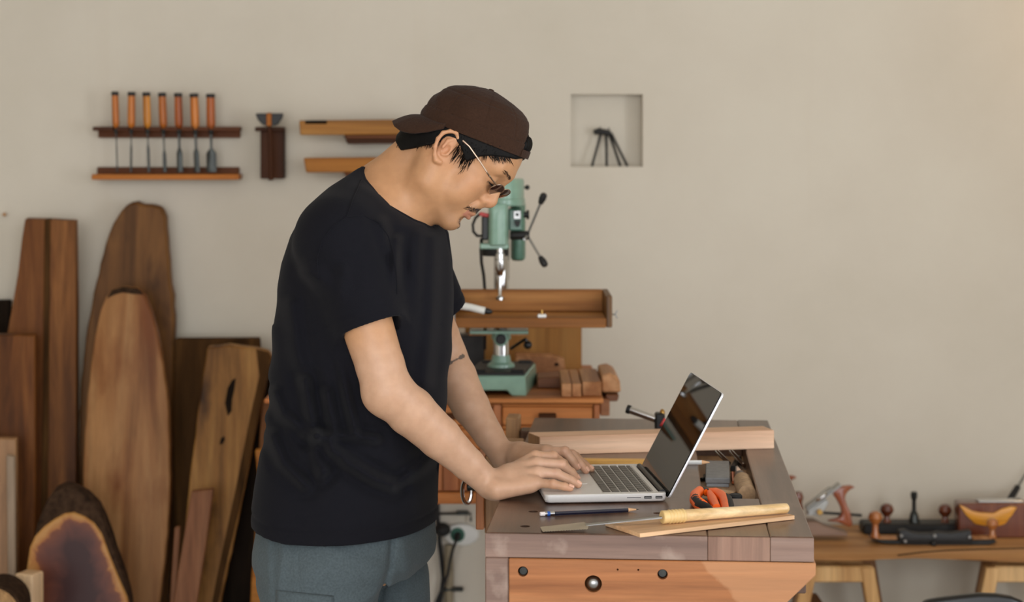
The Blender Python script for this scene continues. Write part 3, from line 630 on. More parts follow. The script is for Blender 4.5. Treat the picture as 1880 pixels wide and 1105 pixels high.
def drill_table():
    x1, x0 = P(1112, 0, 4.85).x, P(712, 0, 4.85).x
    t = thing('drill_table', 'brown wooden drill press table with a tall back fence', 'jig table', ((x0+x1)/2, 4.93, P(0, 602, 4.8).z))
    zt, zb = P(0, 572, 5.0).z, P(0, 602, 4.82).z
    g = G(); bx(g, x0, x1, 4.82, 5.07, zb, zt); part(t, 'table_board', 'wood_drill_table', g)
    g = G(); zf = P(0, 532, 5.0).z; bx(g, x0, x1, 5.0, 5.03, zt+.0005, zf); part(t, 'fence', 'wood_drill_table', g)
    g = G(); a = P(1124, 0, 4.83).x; bx(g, x1+.0005, a, 4.83, 5.05, zb, P(0, 533, 5.0).z); part(t, 'end_board', 'wood_drill_table_end', g)
    g = G(); bx(g, x0-.017, x0-.0005, 4.83, 5.05, zb, P(0, 533, 5.0).z); part(t, 'end_board', 'wood_drill_table_end', g)
    g = G(); p = P(995, 581, 4.84); bx(g, p.x-.011, p.x+.011, 4.83, 4.86, zt, zt+.008, .002); o = part(t, 'track_stop', 'white_enamel', g)
    g = G(); g.cyl((p.x, 4.846, zt+.008), (p.x, 4.846, zt+.018), .0035, seg=12); part(o, 'screw', 'brass', g)
    g = G(); p = P(1124, 577, 4.9); g.cyl(p, (p.x+.008, p.y, p.z), .002, seg=8); g.box((p.x+.01, p.y, p.z+.005), (.003, .004, .012), Euler((0, math.radians(30), 0)).to_matrix(), .001); g.box((p.x+.01, p.y, p.z-.005), (.003, .004, .012), Euler((0, math.radians(-30), 0)).to_matrix(), .001); part(t, 'wing_screw', 'steel', g)
    for xa, xb, lab in ((860, 903, 'pale wooden cleat under the green drill press plate, left of its bracket'), (937, 970, 'pale wooden cleat under the green drill press plate, right of its bracket')):
        g = G(); a, c = P(xa, 609.8, 4.95), P(xb, 616, 4.95); bx(g, a.x, c.x, 4.95, 5.07, c.z, P(0, 609, 5.0).z-.0005); single('wood_strip', lab, 'wood block', 'wood_block', g, ((a.x+c.x)/2, 5.0, c.z))
    # clamp and white handle on the table, beside the man's far sleeve
    u = thing('toggle_clamp', 'white handled toggle clamp with black tip on the drill table, beside the man\'s sleeve', 'clamp', (P(835, 0, 4.9).x, 4.9, zt))
    p0, p1 = P(812, 558, 4.86), P(892, 571, 4.84); g = G(); v = (p1-p0).normalized(); L = (p1-p0).length
    g.tube([p0, p0.lerp(p1, .33)+Vector((0, 0, .003)), p0.lerp(p1, .66)+Vector((0, 0, .003)), p1-v*.004, p1], [.0095, .0095, .009, .009, .007], 16); part(u, 'handle', 'white_plastic', g)
    g = G(); g.lathe([(0, 0), (.0078, .001), (.0075, .012), (.004, .02), (0, .021)], p1-v*.004, v, 16); part(u, 'tip', 'black_plastic', g)
    g = G(); a, b = P(824, 541, 4.93), P(849, 554, 4.93); bx(g, a.x, b.x, 4.91, 4.99, b.z, a.z, .003); bx(g, P(814, 0, 4.9).x, P(834, 0, 4.9).x, 4.88, 4.96, zt, P(0, 545, 4.93).z, .003); part(u, 'bracket', 'iron_black', g)
    g = G(); p = P(834, 598, 4.81); g.cyl((p.x, 4.80, P(0, 604, 4.8).z), (p.x, 4.80, P(0, 575, 4.8).z), .003, seg=10); part(u, 'threaded_rod', 'steel', g)
    g = G(); p = P(833, 545, 4.93); g.cyl((p.x, 4.93, P(0, 545, 4.93).z), (p.x, 4.93, P(0, 516, 4.93).z), .0034, seg=10); part(u, 'upper_rod', 'steel', g)
drill_table()
# backing panel, blocks and the dark box on the cabinet
g = G(); a, b = P(893, 560, 5.5), P(1068, 690, 5.5); bx(g, a.x-.06, b.x, 5.5, 5.53, CZ, a.z); single('backing_board', 'tall brown board standing against the wall behind the drill press', 'board', 'wood_backing', g, ((a.x+b.x)/2, 5.5, CZ))
g = G(); a, b = P(820, 616, 5.38), P(889, 690, 5.38); bx(g, a.x, b.x, 5.38, 5.46, CZ, a.z, .003); single('storage_box', 'black box behind the drill press column, next to the man\'s arm', 'box', 'iron_black', g, ((a.x+b.x)/2, 5.42, CZ))
def blocks():
    t = thing('wood_block', 'wide reddish wooden block with a knot hole, standing behind the drill press base', 'wood block', (P(990, 0, 5.3).x, 5.3, CZ))
    g = G(); ol = [(946, 650), (1012, 652), (1036, 660), (1040, 705), (946, 705)]; pts = [P(x, y, 5.28) for x, y in ol]
    for p in pts:
        if p.z < CZ+.03: p.z = CZ
    g.prism(pts, (0, .05, 0), bev=.003); part(t, 'block', 'wood_block', g)
    g = G(); p = P(1022, 669, 5.277); g.ball(p, (.006, .003, .004)); part(t, 'knot', 'wood_black', g)
    g = G(); ol = [(986, 694), (1042, 690), (1042, 722), (986, 722)]; pts = [P(x, y, 5.1) for x, y in ol]
    for p in pts:
        if p.z < CZ+.02: p.z = CZ
    g.prism(pts, (0, .12, 0), bev=.003); single('wood_block', 'dark brown wooden block beside the green drill press base', 'wood block', 'wood_block_brown', g, (P(1013, 0, 5.1).x, 5.1, CZ))
    # three short sticks pointing at the viewer, right of the dark block
    for (xa, xb, ya, d0, L, lab) in ((1031, 1049, 704, 4.93, .30, 'pale square stick end, left of three offcuts on the cabinet corner'),
                                     (1050, 1067, 704, 4.935, .30, 'pale square stick end, middle of three offcuts on the cabinet corner'),
                                     (1069, 1104, 701, 4.95, .28, 'wider pale offcut on the cabinet corner, beside two square sticks')):
        a, b = P(xa, ya, d0), P(xb, ya, d0); g = G(); bx(g, a.x, b.x, d0, d0+L, CZ, a.z, .002)
        single('wood_offcut', lab, 'wood block', 'wood_block', g, ((a.x+b.x)/2, d0+L/2, CZ), group='offcuts on the cabinet')
    t = thing('wood_billet', 'thick billet with rounded top overhanging the right corner of the tool cabinet', 'wood block', (P(1118, 0, 5.1).x, 5.1, CZ))
    d = 5.02; ol = [(1104, 688), (1120, 685), (1132, 690), (1138, 700), (1140, 712), (1138, 724), (1104, 724)]
    pts = [P(x, y, d) for x, y in ol]
    for p in pts:
        if p.z < CZ+.012: p.z = CZ
    g = G(); g.prism(pts, (0, .22, 0), bev=.004); part(t, 'billet', 'wood_block', g)
    g = G(); ol = [(1112, 724), (1137, 724), (1134, 737), (1112, 737)]; pts = [P(x, y, d) for x, y in ol]
    for p in pts: p.z = min(p.z, CZ+.0005)
    g.prism(pts, (0, .2, 0), bev=.003); part(t, 'lower_strip', 'wood_block_brown', g)
blocks()
# ------------------------------------------------------------------ sockets and cables under the cabinet
def socket():
    t = thing('wall_socket', 'white oval wall socket with a green-ringed plug, under the tool cabinet', 'socket', P(847, 981, 5.74))
    g = G(); c = P(847, 981, 5.74); g.lathe([(0, 0), (.054, 0), (.054, .01), (.048, .02), (0, .024)], (c.x, 5.75, c.z), (0, -1, 0), 36, 1, .62, (1, 0, 0)); part(t, 'plate', 'white_plastic', g)
    g = G(); c = P(840, 982, 5.72); g.lathe([(0, 0), (.02, 0), (.021, .006), (.016, .01), (.014, .004), (0, .004)], (c.x, 5.728, c.z), (0, -1, 0), 24); part(t, 'socket_ring', 'socket_green', g)
    g = G(); g.cyl((c.x, 5.724, c.z), (c.x, 5.69, c.z-.004), .0095, .008, 16, .002); pl_ = part(t, 'plug', 'black_rubber', g)
    u = thing('power_cable', 'black power cable hanging from the plug in the white wall socket', 'cable', P(815, 1190, 5.68))
    g = G(); g.tube([P(840, 985, 5.69), P(838, 992, 5.675), P(832, 1006, 5.68), P(826, 1030, 5.69), P(822, 1055, 5.69), P(812, 1080, 5.69), P(801, 1105, 5.69), P(795, 1160, 5.7), P(800, 1212, 5.7)], .0045, 8); part(u, 'cord', 'black_rubber', g)
    u = thing('power_cable', 'thicker black cable running down the wall beside the man\'s shorts', 'cable', P(806, 1200, 5.71))
    g = G(); g.tube([P(803, 925, 5.735), P(804, 960, 5.735), P(807, 1000, 5.735), P(811, 1030, 5.735), P(814, 1060, 5.735), P(811, 1085, 5.735), P(804, 1120, 5.735), P(812, 1222, 5.735)], .0062, 8); part(u, 'cord', 'black_rubber', g)
    g = G(); c = P(812, 972, 5.72); g.ball((c.x, 5.72, c.z), (.024, .03, .02)); part(u, 'junction', 'black_rubber', g)
    u = thing('conduit_pipe', 'beige conduit pipe standing against the wall below the white socket', 'pipe', P(824, 1200, 5.72))
    g = G(); a = P(824, 1001, 5.72); g.cyl((a.x, 5.728, 0), (a.x, 5.728, a.z), .013, seg=16); part(u, 'pipe', 'pipe_beige', g)
    g = G(); a = P(824, 1082, 5.72); g.box((a.x+.012, 5.725, a.z), (.06, .02, .012), None, .003); part(u, 'pipe_clip', 'steel_dark', g)
    u = thing('wall_rod', 'thin dark horizontal rod with a thick end on the wall above the white socket', 'rod', P(830, 941, 5.73))
    g = G(); g.tube([P(795, 943, 5.735), P(864, 943, 5.735), P(864, 957, 5.735)], .0035, 8); part(u, 'rod', 'steel_dark', g)
    g = G(); a, b = P(838, 938, 5.73), P(860, 945, 5.73); bx(g, a.x, b.x, 5.722, 5.745, b.z, a.z); part(u, 'end_block', 'steel_dark', g)
socket()
# ------------------------------------------------------------------ workbench
BA = -math.radians(4.2); BO = P(891, 977, 3.24); BZ = BO.z
BT = thing('workbench', 'dark wooden workbench with an orange end vise and a tool tray, under the laptop', 'workbench', (BO.x, BO.y, 0), BA)
def bw(x, y, z=0.0):                                     # bench coordinates to world
    c, s = math.cos(BA), math.sin(BA); return Vector((BO.x+x*c-y*s, BO.y+x*s+y*c, z))
W_, L_ = .538, 1.315
def bench():
    th = .040; t0, t1 = .366, .467                       # tool tray between these
    def lb(x0, x1, y0, y1, z0, z1, nm, mat, bev=.0015):
        g = G(); bx(g, x0, x1, y0, y1, z0, z1, bev); return part(BT, nm, mat, g, local=True)
    e = .0006
    lb(0, t0-e, 0, L_, BZ-th, BZ, 'top_plank', 'wood_bench_dark', .002)
    lb(t1+e, W_, 0, L_, BZ-th, BZ, 'top_plank', 'wood_bench_dark', .002)
    lb(t0, t1, 0, .336, BZ-th, BZ-.0005, 'tray_block', 'wood_bench_dark')
    lb(t0, t1, 1.02, L_, BZ-th, BZ-.0005, 'tray_block', 'wood_bench_dark')
    lb(t0, t1, .336, 1.02, BZ-.050, BZ-.036, 'tray_floor', 'wood_tray', 0)
    # end faces are lighter cross-grain strips
    lb(0, t0-e, -.004, -.0002, BZ-th, BZ-.001, 'end_strip', 'wood_bench_edge', .0008)
    lb(t0, t1, -.004, -.0002, BZ-th, BZ-.001, 'end_strip', 'wood_bench_edge_b', .0008)
    lb(t1+e, W_, -.004, -.0002, BZ-th, BZ-.001, 'end_strip', 'wood_bench_edge', .0008)
    lb(0, .039, -.004, .07, .0, BZ-th-.0005, 'leg', 'wood_bench_edge', .002)
    lb(W_-.12, W_-.04, .08, .16, .0, BZ-th-.0005, 'leg', 'wood_bench_dark', .002)
    lb(.0, .08, L_-.16, L_-.08, .0, BZ-th-.0005, 'leg', 'wood_bench_dark', .002); lb(W_-.08, W_, L_-.16, L_-.08, .0, BZ-th-.0005, 'leg', 'wood_bench_dark', .002)
    lb(.0, .03, .0705, L_-.161, BZ-th-.09, BZ-th-.0005, 'apron', 'wood_bench_dark', .002); lb(W_-.03, W_, .161, L_-.161, BZ-th-.09, BZ-th-.0005, 'apron', 'wood_bench_dark', .002)
    lb(.081, W_-.081, L_-.15, L_-.11, .2, .27, 'stretcher', 'wood_bench_dark', .002)
    # end vise jaw: orange board with drilled holes and a chamfered right corner
    z1 = BZ-th-.001; ch = P(0, 1052, 3.21).z; x1 = .541
    ol = [(.0395, z1), (x1, z1), (x1, ch), (x1-.16, ch-.155), (x1-.16, ch-.26), (.0395, ch-.26)]
    g = G(); g.prism([(a, -.007, b) for a, b in ol], (0, .055, 0), bev=.0015); o = part(BT, 'vise_jaw', 'wood_vise_panel', g, local=True)
    def at(px, py): d = 3.235; p = P(px, py, d); return ((p.x-BO.x)/math.cos(BA), p.z)
    holes = [(960.5, 1047.5, .0085, .03), (1215, 1048.5, .0085, .03), (1089, 1068, .0142, .04), (1133.5, 1041, .0017, .012), (1171, 1041, .0017, .012)]
    cut = []
    for hx, hy, r, dp in holes:
        x, z = at(hx, hy); c = G(); c.cyl((x, -.03, z), (x, -.007+dp, z), r, seg=32); cut.append(c)
    bool_cut(o, cut)
    x, z = at(1089, 1069); g = G(); g.ball((x, .008, z), (.0138, .0135, .0138), None, 28, 18); part(o, 'vise_screw', 'steel', g, local=True)
    for hx, hy in ((960.5, 1049), (1215, 1049)):
        x, z = at(hx, hy); g = G(); g.cyl((x, .004, z), (x, .022, z), .0082, seg=20, bev=.002); part(o, 'guide_rod', 'steel_dark', g, local=True)
    # dark dog holes sunk in the top
    tp = [c for c in BT.children if c.name.startswith('top_plank')][0] if BT.children else None
    c_ = []
    for px, py in ((979, 939), (964, 966), (1208, 942)):
        p = PZ(px, py, BZ); c, s = math.cos(-BA), math.sin(-BA); dx, dy = p.x-BO.x, p.y-BO.y; x, y = dx*c-dy*s, dx*s+dy*c
        k = G(); k.cyl((x, y, BZ-.03), (x, y, BZ+.02), .0085, seg=24); c_.append(k)
    bool_cut(tp, c_)
    # side vise on the left edge
    g = G(); bx(g, -.086, -.069, .76, 1.02, BZ-.15, BZ-.001, .002); part(BT, 'side_vise_plate', 'wood_cabinet_upright', g, local=True)
    g = G(); bx(g, -.068, -.003, .765, 1.02, BZ-.16, BZ-.002, .003); part(BT, 'side_vise_jaw', 'wood_pale_old', g, local=True)
    g = G(); bx(g, -.056, -.026, 1.17, 1.24, BZ-.18, BZ+.02, .003); part(BT, 'side_stop', 'wood_pale_old', g, local=True)
    g = G(); bx(g, -.025, -.001, 1.175, 1.235, BZ-.15, BZ-.01, .003); part(BT, 'stop_batten', 'wood_bench_dark', g, local=True)
    g = G(); c = P(868, 893, 4.05); v = P(857, 0, 4.05).x
    M = pm(BT).inverted(); a = M @ Vector((v, 4.05, c.z)); b = M @ Vector((P(893, 0, 4.05).x, 4.05, c.z))
    g.cyl(b, a, .009, seg=16, bev=.002); part(BT, 'side_vise_screw', 'steel_dark', g, local=True)
    ring = [M @ P(857+9*math.sin(q)*.95, 902-22*math.cos(q), 4.045+.004*math.sin(q)) for q in [2*math.pi*i/28 for i in range(29)]]
    g = G(); g.tube(ring, .0042, 10, cap=False); part(BT, 'vise_ring_handle', 'chrome', g, local=True)
bench()
# ------------------------------------------------------------------ laptop
LA = math.radians(5.0); LZ = BZ+.0016
LO = PZ(1000, 925, LZ)
LT = thing('laptop', 'open silver laptop with black keys on the workbench, under the man\'s hands', 'laptop', LO, LA)
LD, LW, LH = .219, .314, .0158                          # depth (local x), width (local y), base height
def rrect(x0, x1, y0, y1, r, n=6):
    out = []
    for cx, cy, a0 in ((x1-r, y1-r, 0), (x0+r, y1-r, 90), (x0+r, y0+r, 180), (x1-r, y0+r, 270)):
        for i in range(n+1):
            a = math.radians(a0+90*i/n); out.append((cx+r*math.cos(a), cy+r*math.sin(a)))
    return out
def laptop():
    g = G(); rows = []
    for z, ins in ((0.0, .006), (.002, .002), (.006, 0), (LH-.0015, 0), (LH, .0012)):
        rows.append([(x, y, z) for x, y in rrect(ins, LD-ins, ins, LW-ins, .0095)])
    g.grid(rows, closed=True); bm = g.bm; bm.verts.ensure_lookup_table(); n = len(rows[0])
    bm.faces.new([bm.verts[i] for i in range(n)][::-1]); top = bm.faces.new([bm.verts[len(bm.verts)-n+i] for i in range(n)])
    base = part(LT, 'base', 'aluminium', g, local=True)
    k0, k1 = .1065, .1965
    c = G(); c.prism([(x, y, LH-.0016) for x, y in rrect(k0-.0015, k1+.0015, .0185, LW-.0185, .002, 2)], (0, 0, .01)); bool_cut(base, [c])
    g = G(); bx(g, k0-.001, k1+.001, .019, LW-.019, LH-.0016, LH-.0013, 0); part(base, 'key_bed', 'aluminium', g, local=True)
    g = G(); g.prism([(x, y, LH+.00005) for x, y in rrect(.016, .090, LW/2-.0525, LW/2+.0525, .004, 3)], (0, 0, .00035)); part(base, 'trackpad', 'aluminium', g, local=True)
    # keys: shared meshes by width
    cache = {}
    def key(r, y0, y1, rx, dx):
        w_ = round(y1-y0, 4); kk = (w_, dx)
        if kk not in cache:
            kg = G(); kg.box((0, 0, 0), (dx, w_, .0018), None, .0005); cache[kk] = kg.mesh('key')
        o = link('key', cache[kk], 'key_black', base); o.location = (rx, (y0+y1)/2, LH-.0004)
    pr = (k1-k0-.009)/5                                  # pitch of the five full rows
    yA, yB = .0195, LW-.0195
    def row(rx, dx, widths):
        tot = sum(widths); y = yB; sc = (yB-yA)/tot
        for wd in widths:
            key(0, y-wd*sc+.0013, y-.0013, rx, dx); y -= wd*sc
    # y runs from the user's right (near the camera) to the left: rows listed from the user's left
    row(k0+pr*.5, pr-.0031, [1, 1, 1, 1.25, 5, 1.25, 1, 3.0][:7]+[1, 1, 1])
    row(k0+pr*1.5, pr-.0031, [2.25]+[1]*10+[2.25]); row(k0+pr*2.5, pr-.0031, [1.75]+[1]*11+[1.75])
    row(k0+pr*3.5, pr-.0031, [1.5]+[1]*13); row(k0+pr*4.5, pr-.0031, [1]*13+[1.5]); row(k1-.0045, .0068, [1.05]*14)
    # speaker bars either side, ports on the near edge, feet
    for px0, px1, nm in ((1150, 1176, 'card_slot'), (1182, 1196, 'video_port'), (1203, 1216, 'data_port')):
        x0_, x1_ = (px0-1000)/226*LD+.002, (px1-1000)/226*LD+.002; zc = LH*.55; h = .0012 if nm == 'card_slot' else .0045
        g = G(); bx(g, x0_, x1_, -.0004, .003, zc-h/2, zc+h/2, .0003); part(base, nm, 'port_dark', g, local=True)
        if nm != 'card_slot':
            g = G(); bx(g, x0_+.001, x1_-.001, -.0006, .001, zc-.0008, zc+.0006, .0001); part(base, 'port_tongue', 'steel', g, local=True)
    for fx in (.02, LD-.02):
        for fy in (.025, LW-.025):
            g = G(); g.cyl((fx, fy, -.0016), (fx, fy, .001), .006, seg=14); part(base, 'foot', 'black_rubber', g, local=True)
    # lid: leans back 28 degrees from upright, hinge low at the back
    a = math.radians(28); u = Vector((math.sin(a), 0, math.cos(a))); nrm = Vector((-math.cos(a), 0, math.sin(a))); H = Vector((LD-.0005, 0, .0035)); S = .2145
    def lp(s, y, o=0.0): return H+u*s+nrm*o+Vector((0, y, 0))
    def panel(ins, o0, o1, s0=0, s1=S, r=.008, y0=0, y1=LW):
        pts = rrect(s0+ins, s1-ins, y0+ins, y1-ins, r, 5); return [lp(s, y, o0) for s, y in pts], nrm*(o1-o0)
    g = G(); pts, ex = panel(0, -.0045, -.0006, s0=.004); g.prism(pts, ex, bev=.0008, seg=2); lid = part(LT, 'lid', 'alu_edge', g, local=True)
    g = G(); pts, ex = panel(.0006, -.0006, .0004, s0=.004); g.prism(pts, ex); part(lid, 'bezel', 'black_plastic', g, local=True)
    g = G(); pts, ex = panel(.0014, .0004, .0012, s0=.006, r=.007); g.prism(pts, ex); part(lid, 'screen', 'screen_glass', g, local=True)
    g = G(); g.cyl((LD-.004, .018, .0135), (LD-.004, LW-.018, .0135), .0058, seg=20); part(LT, 'hinge_cover', 'black_plastic', g, local=True)
    c = G(); bx(c, LD-.013, LD+.02, .0165, LW-.0165, .004, .03, 0); bool_cut(base, [c])
laptop()
# ------------------------------------------------------------------ things lying on the bench
def beam():
    A, B_ = PZ(991, 836, BZ), PZ(1421.5, 823.5, BZ); v = (B_-A); L = v.length; ang = math.atan2(v.y, v.x)
    t = thing('wooden_beam', 'long pale planed beam lying across the workbench behind the laptop', 'beam', A, ang)
    g = G(); g.prism([(0, 0, 0), (L, 0, 0), (L-.004, .062, 0), (-.012, .062, 0)], (0, 0, .0385), bev=.0012); part(t, 'timber', 'wood_beam', g, local=True)
    g = G(); g.prism([(-.0008, .001, .0008), (-.0008, .001, .0376), (-.0125, .061, .0376), (-.0125, .061, .0008)], (.0006, 0, 0)); part(t, 'end_grain', 'wood_pale_old', g, local=True)
beam()
def bamboo():
    A, B_ = PZ(1030, 853, BZ), PZ(1195, 855, BZ); v = B_-A
    g = G(); a = math.atan2(v.y, v.x); c = (A+B_)/2; g.box((c.x, c.y+.006, BZ+.006), (v.length, .02, .012), Euler((0, 0, a)).to_matrix(), .002); single('bamboo_stick', 'yellow bamboo stick lying behind the laptop keyboard', 'stick', 'wood_bamboo', g, (c.x, c.y, BZ))
bamboo()
def pencil():
    r = .0037; A = PZ(991, 945.5, BZ+r*.5); A.z = BZ+r; B_ = PZ(1173, 937, BZ+r*.5); B_.z = BZ+r; v = (B_-A).normalized(); L = (B_-A).length
    t = thing('pencil', 'dark navy pencil with a silver and blue ferrule lying in front of the laptop', 'pencil', (A.x, A.y, BZ))
    g = G(); g.cyl(A, A+v*.010, r*.97, seg=14, bev=.0008); part(t, 'eraser', 'eraser_white', g)
    g = G(); g.lathe([(0, 0), (r*1.02, 0), (r*1.06, .002), (r*1.02, .004), (r*1.06, .006), (r*1.02, .017), (0, .017)], A+v*.009, v, 16); f = part(t, 'ferrule', 'chrome', g)
    g = G(); g.cyl(A+v*.013, A+v*.018, r*1.09, seg=16); part(f, 'blue_band', 'pencil_blue', g)
    g = G(); g.lathe([(0, 0), (r*1.04, 0), (r*1.04, L-.026-.02), (0, L-.046)], A+v*.026, v, 6); part(t, 'shaft', 'pencil_navy', g)
    g = G(); g.lathe([(0, 0), (r, 0), (r*.3, .015), (0, .015)], A+v*(L-.020), v, 12); part(t, 'sharpened_wood', 'pencil_wood', g)
    g = G(); g.lathe([(0, 0), (r*.3, 0), (0, .006)], A+v*(L-.0052), v, 10); part(t, 'lead', 'graphite', g)
pencil()
def thin_board():
    z = BZ+.0075; Bc, Cc = PZ(1175, 979, z), PZ(1459, 946, z); v = (Cc-Bc).normalized(); n = Vector((-v.y, v.x, 0))
    t = thing('thin_board', 'thin pale wooden board lying under the pull saw at the bench edge', 'board', (Bc.x, Bc.y, BZ), math.atan2(v.y, v.x))
    L = (Cc-Bc).length; g = G(); g.prism([(0, 0, .0005), (L, 0, .0005), (L, .098, .0005), (0, .108, .0005)], (0, 0, .007), bev=.0006); part(t, 'panel', 'wood_thin_board', g, local=True)
    return Bc, v, n
thin_board()
def pull_saw():
    zb = BZ+.0078
    A = PZ(1447, 933, zb+.0095); A.z = zb+.0100; B_ = PZ(1219, 950, zb+.0105); B_.z = zb+.0112
    v = (B_-A).normalized(); L = (B_-A).length
    t = thing('pull_saw', 'small pull saw with a pale wooden handle bound in rattan, on the thin board', 'saw', (B_.x, B_.y, zb))
    g = G(); g.lathe([(0, 0), (.006, .0005), (.0082, .003), (.0088, .008), (.0089, L*.3), (.0095, L*.6), (.0102, L*.84), (.0100, L), (0, L)], A, v, 24); part(t, 'handle', 'wood_saw_handle', g)
    g = G(); prof = [(0, 0), (.0102, 0)]
    for i in range(5): prof += [(.0106, .0005+i*.0062), (.0118, .0022+i*.0062), (.0118, .0044+i*.0062), (.0106, .0060+i*.0062)]
    prof += [(.0112, .034), (.0112, .041), (.0098, .042), (0, .042)]; g.lathe(prof, A+v*(L-.038), v, 24); part(t, 'rattan_wrap', 'rattan', g)
    # shank and toothed blade, slightly drooping from the board to the bench top
    S0 = B_+v*.004; S1 = PZ(1075, 964, BZ+.008); S1.z = BZ+.0086; E = PZ(994, 971, BZ+.003); E.z = BZ+.0032
    s = (S1-S0).normalized(); q = Vector((s.y, -s.x, 0)).normalized(); q = q if q.y < 0 else -q
    g = G(); g.grid([[S0+q*.0048+Vector((0, 0, .0012)), S0-q*.0048+Vector((0, 0, .0012)), S0-q*.0048-Vector((0, 0, .0012)), S0+q*.0048-Vector((0, 0, .0012))], [S1+q*.0085+Vector((0, 0, .0006)), S1-q*.0075+Vector((0, 0, .0006)), S1-q*.0075-Vector((0, 0, .0004)), S1+q*.0085-Vector((0, 0, .0004))]], closed=True)
    part(t, 'shank', 'steel', g)
    n = 34; far = S1-q*.024; e = (E-S1).normalized(); Lb = (E-S1).length; up = Vector((0, 0, .0005)); ol = []
    N0 = S1+q*.030; N1 = E+q*.017; F1 = E-q*.019
    ol.append(S1-q*.008-e*.004); ol.append(far)
    ol.append(F1)
    for i in range(n, -1, -1):
        p = N0.lerp(N1, i/n); ol.append(p+q*(.0036 if i % 2 else 0)+Vector((0, 0, 0)))
    ol.append(S1+q*.009-e*.004)
    zz = lambda p: BZ+.0022+max(0, (p-E).dot(-e))/Lb*.0058
    ol = [Vector((p.x, p.y, zz(p))) for p in ol]
    g = G(); g.prism(ol, up); part(t, 'blade', 'steel_tip', g)
pull_saw()
def pliers():
    t = thing('pliers', 'pliers with black and orange grips lying open beside the tool tray', 'pliers', PZ(1303, 925, BZ))
    z = BZ+.011
    def q(px, py, dz=0): p = PZ(px, py, BZ); p.z = z+dz; return p
    L1 = [q(1296, 915), q(1285, 913), q(1277, 920), q(1276, 931, .001), q(1284, 941, .001), q(1297, 947, .001), q(1305, 950)]
    L2 = [q(1303, 913), q(1313, 916), q(1322, 920), q(1330, 929, .001), q(1333, 940, .001), q(1334, 950)]
    for L, nm in ((L1, 'grip'), (L2, 'grip')):
        g = G(); g.tube(L, [.006]+[.0098]*(len(L)-2)+[.008], 14); h = part(t, nm, 'orange_grip', g)
        off = Vector((0, -.0035, .0022)) if L is L1 else Vector((.005, -.002, .001))
        g = G(); g.tube([p+off for p in L[2:]], [.005]+[.0088]*(len(L)-4)+[.006], 12); part(h, 'pad', 'black_rubber', g)
        if L is L1:
            for i in range(4):
                f = L[3].lerp(L[5], .1+i*.2)+off; g = G(); d_ = (L[5]-L[3]).normalized(); g.tube([f-d_*.0008, f+d_*.0008], .0094, 14); part(h, 'rib', 'orange_grip', g)
    inner = [q(1309, 925, .002), q(1318, 936, .002), q(1316, 946, .001)]
    g = G(); g.tube([q(1303, 916), q(1308, 930, .002), q(1316, 945, .001)], [.006, .0085, .007], 12); part(t, 'inner_grip', 'orange_grip', g)
    g = G(); c = q(1299, 913, -.001); g.cyl((c.x, c.y, BZ+.003), (c.x, c.y, BZ+.016), .007, seg=18, bev=.001); part(t, 'pivot', 'iron_black', g)
    for d_ in (-.004, .004):
        g = G(); a = c+Vector((d_*.4, .003, 0)); b = c+Vector((-.012+d_*.3, .038, 0)); g.tube([a, a.lerp(b, .5)+Vector((d_*.7, 0, 0)), b], [.0055, .0048, .0022], 10); part(t, 'jaw', 'iron_black', g)
pliers()
TZ = BZ-.036                                             # floor of the tool tray
